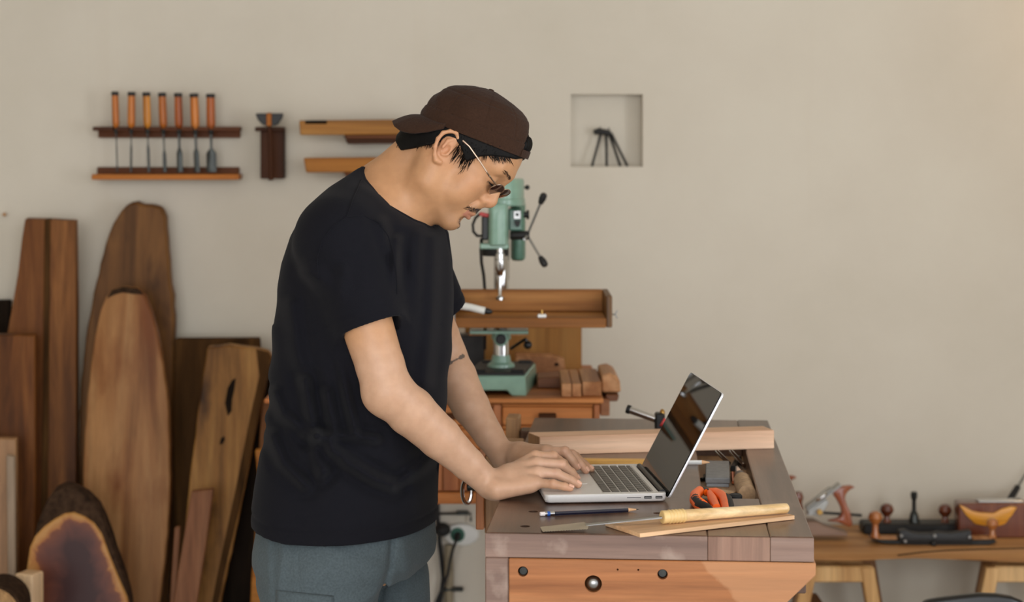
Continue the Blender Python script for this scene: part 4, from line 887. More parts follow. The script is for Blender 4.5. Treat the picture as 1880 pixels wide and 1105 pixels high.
def tray_items():
    a = BA-.03
    p = PZ(1318, 894, TZ)
    t = thing('sharpening_stone', 'grey sharpening stone on a lighter grey base, in the tool tray', 'stone', (p.x, p.y, TZ), a)
    g = G(); bx(g, -.0225, .0215, .0, .20, 0, .007, .001); part(t, 'lower_layer', 'grey_stone_light', g, local=True)
    g = G(); bx(g, -.0245, .0235, -.002, .205, .007, .018, .0015); part(t, 'upper_layer', 'grey_stone', g, local=True)
    def q(px, py, z): return PZ(px, py, z)
    t = thing('turned_handle_tool', 'tool with a thick cork handle and dark ferrule along the right side of the tray', 'tool', q(1366, 905, TZ))
    h0 = q(1372, 908, TZ+.0165); h1 = q(1362, 882, TZ+.0165); h0.z = h1.z = TZ+.0175; v = (h1-h0).normalized()
    g = G(); L = (h1-h0).length; g.lathe([(0, 0), (.0165, .001), (.0172, .004), (.0172, L*.45), (.0164, L*.47), (.0172, L*.49), (.0168, L*.95), (.015, L), (0, L)], h0, v, 26); part(t, 'handle', 'cork', g)
    g = G(); g.lathe([(0, 0), (.0115, 0), (.011, .05), (.009, .052), (.009, .058), (0, .058)], h1-v*.001, v, 18); part(t, 'ferrule', 'black_plastic', g)
    g = G(); g.lathe([(0, 0), (.007, 0), (.0075, .03), (.005, .08), (0, .082)], h1+v*.055, v, 16); part(t, 'shank', 'chrome', g)
    c = q(1350, 914, BZ); g = G(); yy = 3.575; xx = (1350-CX)*yy/F; g.cyl((xx, yy, TZ), (xx, yy, BZ+.002), .0128, seg=28, bev=.003); single('rubber_stopper', 'black round stopper standing at the near end of the tool tray', 'stopper', 'black_rubber', g, (xx, yy, TZ))
    for i, (a0, b0, lab) in enumerate((((1316, 834), (1338, 842), 'left one of two steel rods lying across the far end of the tool tray'), ((1342, 834), (1366, 846), 'right one of two steel rods lying across the far end of the tool tray'))):
        A, B_ = q(*a0, TZ+.018), q(*b0, TZ+.018); A.z = TZ+.024; B_.z = TZ+.008; g = G(); g.tube([A, A.lerp(B_, .5), B_], .0048, 12); single('steel_rod', lab, 'rod', 'chrome', g, (A.lerp(B_, .5).x, A.lerp(B_, .5).y, TZ), group='rods in the tool tray')
    A, B_ = q(1346, 890, TZ), q(1345, 874, TZ); g = G(); g.tube([A+Vector((0, 0, .005)), B_+Vector((0, 0, .005))], [.003, .0045], 10); single('copper_bit', 'small copper coloured bit beside the grey sharpening stone', 'bit', 'copper', g, (A.x, A.y, TZ))
    A, B_ = q(1346, 866, TZ), q(1356, 848, TZ); g = G(); g.tube([A+Vector((0, 0, .007)), B_+Vector((0, 0, .007))], [.006, .007], 12); single('socket_bit', 'short black socket bit behind the sharpening stone in the tray', 'bit', 'iron_black', g, (A.x, A.y, TZ))
    A = q(1300, 884, TZ); g = G(); g.tube([A+Vector((-.014, .0, .004)), A+Vector((-.004, .01, .004)), A+Vector((-.002, .05, .004))], [.004, .004, .003], 8); single('hex_key', 'small black bent key at the left side of the tool tray', 'key', 'iron_black', g, (A.x, A.y, TZ))
    g = G(); A, B_ = q(1310, 905, TZ), q(1345, 906, TZ); c = A.lerp(B_, .45); g.box((c.x, c.y+.01, TZ+.002), (.06, .02, .004), Euler((0, 0, -.5)).to_matrix(), .001); single('wood_shaving', 'flat pale wood scrap at the near end of the tool tray', 'wood scrap', 'wood_pale', g, (c.x, c.y, TZ))
    A, B_ = PZ(1215, 849, BZ+.004), PZ(1303, 849, BZ+.004); A.z = B_.z = BZ+.0045; v = (B_-A).normalized(); L = (B_-A).length
    t = thing('white_pencil', 'pale pencil sticking out behind the laptop screen over the tray', 'pencil', (B_.x, B_.y, BZ))
    g = G(); g.lathe([(0, 0), (.0045, 0), (.0045, L-.016), (0, L-.016)], A, v, 6); part(t, 'shaft', 'white_enamel', g)
    g = G(); g.lathe([(0, 0), (.0044, 0), (.0008, .016), (0, .016)], A+v*(L-.0161), v, 10); part(t, 'tip', 'pencil_wood', g)
tray_items()
def bar_clamp():
    t = thing('bar_clamp', 'silver tubed bar clamp with a black head lying at the far end of the workbench', 'clamp', PZ(1212, 775, BZ))
    A, B_ = P(1153, 751, 4.42), P(1204, 769, 4.40); v = (B_-A).normalized()
    g = G(); g.cyl(A, B_, .0085, seg=20, bev=.001); part(t, 'tube', 'chrome', g)
    g = G(); g.cyl(A-v*.003, A+v*.006, .0100, seg=20, bev=.001); part(t, 'end_cap', 'iron_black', g)
    g = G(); c = P(1211, 771, 4.40); g.box((c.x, c.y, (c.z+BZ)/2+.004), (.022, .03, (c.z-BZ)+.026), None, .004); part(t, 'head', 'black_plastic', g)
    g = G(); c2 = P(1216, 758, 4.40); g.cyl((c2.x, c2.y, c.z+.01), (c2.x, c2.y, c2.z+.004), .0035, seg=10); g.ball(c2, (.006, .009, .009)); part(t, 'thumb_screw', 'brass', g)
    g = G(); d0, d1 = P(1216, 772, 4.40), P(1262, 786, 4.36); d1.z = BZ+.008; g.tube([d0, d1], .007, 14); part(t, 'lower_bar', 'white_enamel', g)
    g = G(); g.cyl(P(1214.5, 774, 4.385), P(1218.5, 776.5, 4.385), .0105, seg=16, bev=.001); part(t, 'red_collar', 'red_plastic', g)
bar_clamp()
# ------------------------------------------------------------------ low table with planes, right
TT = .409
def side_table():
    t = thing('low_table', 'long low honey-brown plank resting on two trestles by the wall', 'table', (1.2, 5.53, TT-.04))
    yf = 5.34; xs = [P(x, 0, yf).x for x in (1380, 1440, 1500, 1560, 1620, 1680, 1740, 1800, 1860, 1960)]
    lower = [1033, 1033, 1033, 1035, 1030, 1027, 1029, 1033, 1037, 1040]
    rows = []
    for x, l in zip(xs, lower):
        zb = P(0, l, yf).z; w_ = .004*math.sin(x*31)
        rows.append([(x, yf+w_, zb+.008), (x, yf-.006+w_, (zb+TT)/2-.004), (x, yf+.004+w_, TT-.006), (x, yf+.014+w_, TT), (x, 5.735, TT), (x, 5.735, zb+.004), (x, yf+.02, zb)])
    g = G(); g.grid(rows, closed=True); bm = g.bm; bm.verts.ensure_lookup_table(); bm.faces.new([bm.verts[i] for i in range(7)]); n = len(bm.verts); bm.faces.new([bm.verts[n-7+i] for i in range(7)])
    part(t, 'plank', 'wood_table', g, angle=50)
    g = G(); crack = [P(x, y, yf-.004) for x, y in ((1648, 1019), (1690, 1014), (1740, 1010), (1800, 1008), (1885, 1006))]
    g.tube(crack, .0018, 6); part(t, 'split', 'wood_black', g)
    for (xa, xb, lab) in ((1462, 1602, 'pale trestle under the low plank, beside the workbench'), (1796, 1935, 'pale trestle under the right part of the low plank, behind the black seat')):
        u = thing('trestle', lab, 'trestle', (P((xa+xb)/2, 0, 5.42).x, 5.5, 0), group='trestles under the low plank')
        zt = P(0, 1035, 5.4).z-.002
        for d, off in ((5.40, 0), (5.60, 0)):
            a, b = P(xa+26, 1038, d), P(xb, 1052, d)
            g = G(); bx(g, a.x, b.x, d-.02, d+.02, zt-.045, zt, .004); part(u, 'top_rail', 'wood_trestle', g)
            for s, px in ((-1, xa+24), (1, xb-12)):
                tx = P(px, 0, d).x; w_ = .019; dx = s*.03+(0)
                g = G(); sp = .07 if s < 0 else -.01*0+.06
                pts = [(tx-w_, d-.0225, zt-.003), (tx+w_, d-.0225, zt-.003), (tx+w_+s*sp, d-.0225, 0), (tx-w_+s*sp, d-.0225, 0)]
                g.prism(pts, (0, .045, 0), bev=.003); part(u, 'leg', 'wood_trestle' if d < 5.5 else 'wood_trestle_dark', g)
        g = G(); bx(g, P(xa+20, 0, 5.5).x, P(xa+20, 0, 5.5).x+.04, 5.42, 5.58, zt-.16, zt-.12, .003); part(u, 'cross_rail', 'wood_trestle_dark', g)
side_table()
def tote(g, ox, oy, d, th, sc=1.0):
    ol = [(1528, 901), (1544, 894), (1562, 892), (1572, 895), (1562, 899), (1554, 906), (1552, 916), (1556, 928), (1562, 942), (1565, 956), (1566, 966), (1560, 969), (1553, 965), (1540, 960), (1518, 957), (1535, 953), (1543, 950), (1546, 942), (1544, 932), (1538, 920), (1531, 910)]
    return g.prism([P(ox+(x-1540)*sc, oy+(y-930)*sc, d) for x, y in ol], (0, th, 0), bev=.006, seg=2)
def hand_plane():
    d = 5.50
    t = thing('hand_plane', 'hand plane with curved brown tote and slanted steel iron, left on the low table', 'plane', (P(1520, 0, d).x, d+.02, TT))
    g = G(); ol = [(1476, 966), (1480, 944), (1500, 945), (1512, 952), (1528, 957), (1558, 966), (1556, 971), (1472, 971)]
    pts = [P(x, y, d) for x, y in ol]; dz = TT-min(p.z for p in pts)
    for p in pts: p.z += dz if p.z < TT+.01 else dz*.6
    g.prism(pts, (0, .062, 0), bev=.003); part(t, 'sole', 'wood_plane_body', g)
    g = G(); tote(g, 1540, 930, d+.02, .026); part(t, 'tote', 'wood_tote', g)
    g = G(); a, b = P(1480, 935, d+.03), P(1542, 888, d+.03); v = (b-a).normalized(); L = (b-a).length; R = Matrix((v, Vector((0, 1, 0)), v.cross(Vector((0, 1, 0))))).transposed()
    g.box(a+v*L*.5, (L, .05, .005), R, .001); part(t, 'iron', 'steel_light', g)
    g = G(); g.box(a+v*L*.4+R.col[2]*-.006, (L*.75, .044, .004), R, .001) if R.col[2].z < 0 else g.box(a+v*L*.4+R.col[2]*.006, (L*.75, .044, .004), R, .001); part(t, 'cap_iron', 'steel_light', g)
    g = G(); g.prism([P(x, y, d+.012) for x, y in ((1482, 946), (1508, 948), (1522, 922), (1516, 916), (1486, 936))], (0, .04, 0), bev=.002); part(t, 'frog', 'steel_light', g)
    g = G(); c = P(1508, 912, d-.002); g.ball(c, (.02, .012, .007), R); part(t, 'lever_cap', 'chrome', g)
    g = G(); c = P(1504, 939, d+.01); g.cyl((c.x, c.y-.015, c.z), (c.x, c.y+.02, c.z), .008, seg=18, bev=.001); part(t, 'depth_nut', 'brass', g)
    g = G(); g.tube([P(1508, 941, d+.05), P(1540, 943, d+.05), P(1582, 946, d+.05)], .004, 8); part(t, 'adjuster_rod', 'iron_black', g)
    g = G(); g.lathe([(0, 0), (.012, 0), (.01, .02), (.016, .035), (.012, .05), (0, .054)], (P(1470, 0, d).x, d+.03, P(0, 940, d).z), (-.1, 0, 1), 20); part(t, 'front_knob', 'wood_knob_dark', g)
    d = 5.62; t = thing('hand_plane', 'plane whose brown tote tip peeks out above the workbench edge', 'plane', (P(1430, 0, d).x, d+.02, TT))
    g = G(); tote(g, 1433, 912, d+.02, .026); part(t, 'tote', 'wood_tote', g)
    g = G(); a = P(1350, 0, d).x; b = P(1462, 0, d).x; bx(g, a, b, d, d+.06, TT, TT+.035, .003); part(t, 'sole', 'wood_plane_body', g)
    g = G(); bx(g, P(1425, 0, d).x, P(1455, 0, d).x, d+.022, d+.044, TT+.034, P(0, 940, d).z, .003); part(t, 'tote_base', 'wood_tote', g)
hand_plane()
def knob(par, px, py, d, r, mat, z0, nm='knob'):
    c = P(px, py, d); g = G(); h = c.z-z0
    g.lathe([(0, 0), (r*.62, 0), (r*.7, .002), (r*.42, h*.35), (r*.4, h-r*.85), (r*.75, h-r*.5), (r*1.0, h), (r*.8, h+r*.6), (r*.4, h+r*.86), (0, h+r*.9)], (c.x, d, z0), (0, 0, 1), 24); return part(par, nm, mat, g)
def router_planes():
    d = 5.45; t = thing('router_plane', 'long black-bodied plane with two light brown ball knobs, at the front of the low table', 'plane', (P(1715, 0, d).x, d, TT))
    z = lambda py: P(0, py, d).z+(TT-P(0, 985, d).z)
    g = G(); ol = [(1600, 975), (1622, 982), (1680, 985), (1815, 985), (1831, 980), (1826, 975), (1780, 977), (1660, 977)]
    g.prism([(P(x, 0, d).x, d, z(y)) for x, y in ol], (0, .07, 0), bev=.002); part(t, 'base_plate', 'iron_black', g)
    g = G(); ol = [(1652, 982), (1650, 958), (1662, 957), (1675, 962), (1690, 964), (1712, 964), (1722, 961), (1740, 963), (1760, 961), (1783, 957), (1785, 982)]
    g.prism([(P(x, 0, d).x, d-.004, z(y)) for x, y in ol], (0, .03, 0), bev=.004, seg=2); part(t, 'body', 'iron_black', g)
    for px, py in ((1655, 967), (1716, 967), (1780, 969), (1662, 977)):
        g = G(); c = P(px, py, d-.006); g.cyl((c.x, d-.009, z(py)), (c.x, d-.002, z(py)), .005, seg=14, bev=.001); part(t, 'screw', 'steel', g)
    g = G(); c = P(1714, 980, d-.01); g.ball((c.x, d-.008, z(981)), (.009, .008, .009)); part(t, 'clamp_nut', 'iron_black', g)
    for a, b in ((1608, 1650), (1787, 1824)):
        g = G(); bx(g, P(a, 0, d).x, P(b, 0, d).x, d+.01, d+.05, z(977), z(973), .002); part(t, 'wood_inlay', 'wood_block', g)
    knob(t, 1607, 950, d+.02, .0205, 'wood_knob', z(974)); knob(t, 1822, 962, d+.02, .0175, 'wood_knob', z(974))
    d = 5.62; u = thing('router_plane', 'black plane with two dark brown ball knobs, behind the light-knobbed one on the low table', 'plane', (P(1690, 0, d).x, d, TT))
    g = G(); bx(g, P(1582, 0, d).x, P(1765, 0, d).x, d-.03, d+.045, TT, P(0, 958, d).z, .005); part(u, 'body', 'iron_black', g)
    knob(u, 1628, 936, d, .0205, 'wood_knob_dark', P(0, 960, d).z); knob(u, 1735, 937, d, .0205, 'wood_knob_dark', P(0, 960, d).z)
    g = G(); c = P(1678, 957, d); g.lathe([(0, 0), (.016, 0), (.012, .02), (.0085, .03), (.006, .032), (.0055, .062), (.009, .07), (.0095, .084), (.007, .087), (0, .087)], (c.x, d, c.z-.002), (0, 0, 1), 18); part(u, 'cutter_post', 'steel_dark', g)
router_planes()
def wooden_plane():
    d = 5.55; t = thing('moulding_plane', 'dark wooden plane with yellow crescent inlay and steel plate, right on the low table', 'plane', (P(1830, 0, d).x, d, TT))
    g = G(); zt = P(0, 924, d).z; bx(g, P(1760, 0, d).x, P(1905, 0, d).x, d, d+.06, TT, zt, .003); part(t, 'body', 'wood_knob_dark', g)
    g = G(); ol = [(1761, 927), (1770, 930), (1785, 938), (1800, 941), (1825, 942), (1840, 934), (1855, 930), (1868, 931), (1860, 944), (1846, 962), (1834, 966), (1812, 966), (1790, 962), (1774, 946)]
    g.prism([P(x, y, d-.008) for x, y in ol], (0, .009, 0), bev=.003, seg=2); part(t, 'crescent', 'wood_yellow', g)
    g = G(); a, b = P(1798, 0, d).x, P(1880, 0, d).x; bx(g, a, b, d+.01, d+.05, zt+.0005, zt+.006, .001); part(t, 'steel_plate', 'chrome', g)
    u = thing('chisel', 'chisel with a black handle leaning on the wall at the right edge', 'chisel', P(1855, 920, 5.69))
    A, B_ = P(1848, 927, 5.68), P(1869, 893, 5.70); A = P(1846, 930, 5.67); g = G(); v = (B_-A).normalized(); L = (B_-A).length
    g.lathe([(0, 0), (.008, .001), (.0105, .006), (.0095, L*.6), (.0085, L), (0, L)], A, v, 16); part(u, 'handle', 'black_plastic', g)
    g = G(); e = P(1900, 842, 5.73); g.tube([B_, B_.lerp(e, .5), e], [.004, .0035, .003], 8); part(u, 'shank', 'steel', g)
wooden_plane()
def black_stool():
    d = 4.5; c = P(1812, 1140, d); zt = P(0, 1091, d).z
    t = thing('black_chair', 'chair with a rounded black back, only its top edge in view at the bottom right', 'chair', (c.x, d+.1, 0))
    ol = [(1700, 1104), (1722, 1100), (1760, 1095), (1800, 1091), (1832, 1092), (1858, 1096), (1878, 1104), (1890, 1120), (1892, 1200), (1880, 1290), (1708, 1290), (1690, 1200), (1690, 1116)]
    g = G(); g.prism([P(x, y, d) for x, y in ol], (0, .03, 0), bev=.01, seg=3); part(t, 'backrest', 'black_seat', g)
    zs = P(0, 1290, d).z; a, b = P(1690, 0, d).x, P(1890, 0, d).x
    g = G(); bx(g, a, b, d-.0, d+.34, zs-.05, zs-.005, .015); part(t, 'seat', 'black_seat', g)
    for x in (a+.03, b-.03):
        for y in (d+.03, d+.31): g = G(); g.cyl((x, y, 0), (x, y, zs-.04), .011, seg=12); part(t, 'leg', 'steel_dark', g)
black_stool()
# ------------------------------------------------------------------ distance-field modeller for the figure and his clothes
A3 = lambda *v: np.array(v, dtype=np.float64)
def npv(v): return np.array(tuple(v), dtype=np.float64)
def sd_cone(p, a, b, r1, r2):
    ba = b-a; l2 = ba@ba; rr = r1-r2; a2 = l2-rr*rr
    if a2 <= 1e-12:
        c, r = (a, r1) if r1 >= r2 else (b, r2); return np.linalg.norm(p-c, axis=1)-r
    il2 = 1/l2; pa = p-a; y = pa@ba; z = y-l2
    q = pa*l2-y[:, None]*ba; x2 = np.einsum('ij,ij->i', q, q); y2 = y*y*l2; z2 = z*z*l2
    k = np.sign(rr)*rr*rr*x2
    o = (np.sqrt(np.maximum(x2*a2*il2, 0))+y*rr)*il2-r1
    m1 = np.sign(z)*a2*z2 > k; m2 = np.sign(y)*a2*y2 < k
    o = np.where(m2, np.sqrt(x2+y2)*il2-r1, o); return np.where(m1, np.sqrt(x2+z2)*il2-r2, o)
def sd_ell(p, c, R, r):
    q = (p-c)@R.T; k0 = np.linalg.norm(q/r, axis=1); k1 = np.linalg.norm(q/(r*r), axis=1)
    return k0*(k0-1)/np.maximum(k1, 1e-9)
def smin(a, b, k):
    if k <= 0: return np.minimum(a, b)
    h = np.maximum(k-np.abs(a-b), 0)/k; return np.minimum(a, b)-h*h*k*.25
class Field:
    def __init__(s): s.pr = []; s.post = []
    def _add(s, fn, lo, hi, k, op): s.pr.append((fn, np.array(lo), np.array(hi), k, op)); return s
    def cone(s, a, b, r1, r2, k=.01, op='u'):
        a, b = npv(a), npv(b); lo = np.minimum(a-r1, b-r2); hi = np.maximum(a+r1, b+r2)
        return s._add(lambda p: sd_cone(p, a, b, r1, r2), lo, hi, k, op)
    def chain(s, pts, rs, k=.01, kin=None, op='u'):
        for i in range(len(pts)-1): s.cone(pts[i], pts[i+1], rs[i], rs[i+1], k if i == 0 or kin is None else kin, op)
        return s
    def ball(s, c, r, k=.01, op='u'):
        c = npv(c); return s._add(lambda p: np.linalg.norm(p-c, axis=1)-r, c-r, c+r, k, op)
    def ell(s, c, r, R=None, k=.01, op='u'):
        c = npv(c); r = np.array(r, float); R = np.eye(3) if R is None else R; m = r.max()
        return s._add(lambda p: sd_ell(p, c, R, r), c-m, c+m, k, op)
    def fn(s, f, lo, hi, k=.01, op='u'): return s._add(f, lo, hi, k, op)
    def ev(s, p, pad=.06):
        d = np.full(len(p), 1.0); lo = p.min(0)-pad; hi = p.max(0)+pad
        for fn, l, h, k, op in s.pr:
            if (l > hi).any() or (h < lo).any(): continue
            v = fn(p)
            if op == 'u': d = smin(d, v, k)
            elif op == 's': d = -smin(-d, v, k)            # carve v away
            else: d = -smin(-d, -v, k)                     # keep only the inside of v
        for f in s.post: d = f(p, d)
        return d
    def bounds(s):
        u = [x for x in s.pr if x[4] == 'u']; return np.min([x[1] for x in u], 0), np.max([x[2] for x in u], 0)
    def mesh(s, h, lo=None, hi=None, n=16):
        b0, b1 = s.bounds(); lo = b0-.02 if lo is None else np.array(lo); hi = b1+.02 if hi is None else np.array(hi)
        nb = np.ceil((hi-lo)/(h*n)).astype(int); big = (nb*n+4).astype(np.int64)
        cen = np.stack(np.meshgrid(*[lo[i]+(np.arange(nb[i])+.5)*h*n for i in range(3)], indexing='ij'), -1).reshape(-1, 3)
        idx = np.stack(np.meshgrid(*[np.arange(nb[i]) for i in range(3)], indexing='ij'), -1).reshape(-1, 3)
        boxes = [(x[1]-.02, x[2]+.02) for x in s.pr if x[4] == 'u']; half = h*n/2; keep = np.zeros(len(cen), bool)
        for l, u in boxes: keep |= ((cen > l-half) & (cen < u+half)).all(1)
        cen, idx = cen[keep], idx[keep]
        # coarse reject by the value at the block centre
        ok = np.zeros(len(cen), bool)
        for i in range(0, len(cen), 256):
            c = cen[i:i+256]; ok[i:i+256] = np.abs(s.ev(c, .25)) < half*1.75*1.6+.012
        idx = idx[ok]
        g = np.arange(n+1); off = np.stack(np.meshgrid(g, g, g, indexing='ij'), -1).reshape(-1, 3)
        CK, CV, QK = [], [], []
        key = lambda q: (q[:, 0]*big[1]+q[:, 1])*big[2]+q[:, 2]
        E = [((0, 0, 0), (1, 0, 0)), ((0, 1, 0), (1, 1, 0)), ((0, 0, 1), (1, 0, 1)), ((0, 1, 1), (1, 1, 1)), ((0, 0, 0), (0, 1, 0)), ((1, 0, 0), (1, 1, 0)), ((0, 0, 1), (0, 1, 1)), ((1, 0, 1), (1, 1, 1)), ((0, 0, 0), (0, 0, 1)), ((1, 0, 0), (1, 0, 1)), ((0, 1, 0), (0, 1, 1)), ((1, 1, 0), (1, 1, 1))]
        for b in idx:
            base = b*n; v = s.ev(lo+(base+off)*h).reshape(n+1, n+1, n+1); sg = v < 0
            if sg.all() or not sg.any(): continue
            S = lambda o: (slice(o[0], n+o[0]), slice(o[1], n+o[1]), slice(o[2], n+o[2]))
            cnt = np.zeros((n, n, n)); acc = np.zeros((n, n, n, 3))
            for p0, p1 in E:
                a, c = v[S(p0)], v[S(p1)]; m = (a < 0) != (c < 0); t = np.where(m, a/np.where(m, a-c, 1), 0)
                for ax in range(3): acc[..., ax] += np.where(m, p0[ax]+t*(p1[ax]-p0[ax]), 0)
                cnt += m
            ii = np.argwhere(cnt > 0); CK.append(key(ii+base)); CV.append(lo+(ii+base+acc[tuple(ii.T)]/cnt[tuple(ii.T)][:, None])*h)
            for ax in range(3):
                o = [0, 0, 0]; o[ax] = 1; a, c = sg[:n, :n, :n], sg[S(o)]; jj = np.argwhere(a != c)
                if not len(jj): continue
                fl = a[tuple(jj.T)]; u, w_ = [(1, 2), (2, 0), (0, 1)][ax]; q = jj+base; du = np.zeros(3, int); du[u] = 1; dw = np.zeros(3, int); dw[w_] = 1
                k4 = np.stack([key(q), key(q-du), key(q-du-dw), key(q-dw)], 1); k4[~fl] = k4[~fl][:, ::-1]; QK.append(k4)
        CK = np.concatenate(CK); CV = np.concatenate(CV); QK = np.concatenate(QK)
        so = np.argsort(CK); CK, CV = CK[so], CV[so]; j = np.clip(np.searchsorted(CK, QK), 0, len(CK)-1)
        good = (CK[j] == QK).all(1); return CV, j[good]
def np_mesh(name, V, Q, M=None, colors=None):
    me = bpy.data.meshes.new(name)
    if M is not None: V = V@np.array(M.to_3x3()).T+np.array(M.translation)
    me.vertices.add(len(V)); me.vertices.foreach_set('co', V.astype(np.float32).ravel())
    me.loops.add(Q.size); me.loops.foreach_set('vertex_index', Q.astype(np.int32).ravel())
    me.polygons.add(len(Q)); me.polygons.foreach_set('loop_start', np.arange(0, Q.size, 4, dtype=np.int32)); me.polygons.foreach_set('loop_total', np.full(len(Q), 4, dtype=np.int32))
    me.polygons.foreach_set('use_smooth', np.ones(len(Q), bool)); me.update(calc_edges=True); me.validate()
    if colors is not None:
        at = me.attributes.new('tint', 'FLOAT_COLOR', 'POINT'); at.data.foreach_set('color', np.concatenate([colors, np.ones((len(V), 1))], 1).astype(np.float32).ravel())
    return me
def relax(V, Q, it=2, w_=.5):
    for _ in range(it):
        acc = np.zeros_like(V); c = np.zeros(len(V))
        for i in range(4):
            a, b = Q[:, i], Q[:, (i+1) % 4]
            np.add.at(acc, a, V[b]); np.add.at(c, a, 1)
        V = V*(1-w_)+w_*acc/np.maximum(c, 1)[:, None]
    return V
def proj(p): return CX+F*p[:, 0]/p[:, 1], HY+F*(CAMZ-p[:, 2])/p[:, 1]      # column and row of points, for shaping folds
# ------------------------------------------------------------------ the man
HD = 3.63; HO = npv(P(822, 290, HD))
_a, _y = math.radians(45), math.radians(7)
_F, _U, _S = A3(math.cos(_a), 0, -math.sin(_a)), A3(math.sin(_a), 0, math.cos(_a)), A3(0, -1, 0)
HF = _F*math.cos(_y)+_S*math.sin(_y); HS = _S*math.cos(_y)-_F*math.sin(_y); HU = _U
HR = np.stack([HF, HU, HS])                              # rows: forward, up, towards his right ear
def H(f, u, s=0.0): return HO+HF*f+HU*u+HS*s
def Hloc(p): q = (p-HO)@HR.T; return q[:, 0], q[:, 1], q[:, 2]
def Hpx(x, y, s):                                        # head point seen at column x, row y, lying s towards his right
    d = HD
    for _ in range(3):
        p = npv(P(x, y, d)); q = (p-HO)@HR.T; d += -(s-q[2])*.98
    return npv(P(x, y, d))
# cap frame: c along the rim (towards the strap), n up, s sideways
KC = npv(P(869, 252, HD)); _c = A3(.929, 0, -.37); _n = A3(.37, 0, .929); _s = A3(0, -1, 0)
ky = math.radians(6); KN = _n; KCd = _c*math.cos(ky)+_s*math.sin(ky); KS = _s*math.cos(ky)-_c*math.sin(ky); KR = np.stack([KCd, KN, KS])
CAPP = [(-.012, -.1045, .1060, .0835), (0, -.106, .1065, .084), (.012, -.1065, .1055, .085), (.025, -.1030, .1025, .0845), (.036, -.0995, .0985, .0825), (.0455, -.0965, .0945, .0795), (.054, -.0905, .0905, .075), (.061, -.0855, .0865, .069), (.067, -.0805, .082, .063), (.077, -.0665, .0660, .052), (.084, -.050, .046, .039), (.089, -.034, .027, .026), (.0925, -.012, .010, .010)]
CAPN = np.array(CAPP)
def cap_d(p):
    q = (p-KC)@KR.T; c, n, s = q.T; z = CAPN[:, 0]; lo_, hi_ = np.interp(n, z, CAPN[:, 1]), np.interp(n, z, CAPN[:, 2]); b = np.interp(n, z, CAPN[:, 3])
    a = (hi_-lo_)/2; m = (hi_+lo_)/2; X = c-m; r = (np.abs(X/a)**2.15+np.abs(s/b)**2.15)**(1/2.15); sc = np.hypot(X, s)/np.maximum(r, 1e-6)
    sl = np.interp(n, [0, .03, .06, .08, .0925], [1, .95, .8, .55, .3]); d = (r-1)*np.where(r > .05, sc, a)*sl; return np.maximum(d, n-.0928), c, n, s
def scalp(f):
    f.ell(H(.005, .052), (.091, .080, .0755), HR, .02); f.ell(H(-.030, .014), (.058, .060, .062), HR, .03); f.ell(H(.040, .068), (.0655, .060, .0655), HR, .03); return f
SKULL = scalp(Field())
def head(f):
    scalp(f)
    f.ell(H(.050, .0), (.050, .072, .0605), HR, .02)                              # mid face
    for s in (1, -1):
        f.cone(H(.012, -.052, .049*s), H(.081, -.074, .012*s), .020, .0175, .025)   # jaw
        f.cone(H(.0, -.01, .058*s), H(.012, -.052, .049*s), .018, .020, .025)
        f.ball(H(.066, .004, .042*s), .021, .02)                                    # cheekbone
        f.ball(H(.060, -.03, .036*s), .024, .025)
        f.cone(H(.099, .055, .006*s), H(.084, .054, .046*s), .0105, .012, .016)    # brow
    f.ball(H(.0815, -.0725), .0185, .02)                                            # chin
    f.ell(H(.074, -.042), (.0285, .030, .030), HR, .018)                           # muzzle
    f.cone(H(.100, .040), H(.112, .004), .0085, .0105, .012)                        # nose bridge
    f.ball(H(.1125, -.001), .0118, .008)
    f.cone(H(.104, -.012), H(.112, -.006), .0065, .0075, .006)
    for s in (1, -1):
        f.ell(H(.1005, -.0065, .0125*s), (.012, .0088, .0075), HR, .006)           # nostril wings
        f.ball(H(.112, .030, .034*s), .017, .014, 's')                              # eye sockets
        f.ell(H(.0855, .030, .032*s), (.0135, .0115, .0165), HR, .006)             # lowered lids
        f.cone(H(.096, .0255, .020*s), H(.088, .026, .044*s), .0022, .0018, .003)   # lash line
        f.cone(H(.1085, -.0158, .0062*s), H(.1035, -.010, .0075*s), .0028, .002, .003, 's')
        f.cone(H(.0985, -.0165, .019*s), H(.092, -.03, .026*s), .0022, .0018, .008, 's')   # nasolabial fold
    f.cone(H(.1035, -.016), H(.1025, -.036), .0062, .0065, .010)                    # philtrum
    for s in (1, -1):
        f.cone(H(.1005, -.018, .008*s), H(.0965, -.036, .014*s), .0060, .0065, .010)
        f.cone(H(.1045, -.0385, .004*s), H(.0925, -.0455, .0235*s), .0058, .0030, .005)  # upper lip
        f.cone(H(.1035, -.0515, .003*s), H(.0925, -.0475, .0225*s), .0062, .0030, .004)  # lower lip
        f.cone(H(.1078, -.0458, .0), H(.0935, -.0465, .0245*s), .0011, .0010, .002, 's')
    f.cone(H(.103, -.062, -.012), H(.103, -.062, .012), .006, .006, .010, 's')     # under the lip
    return f
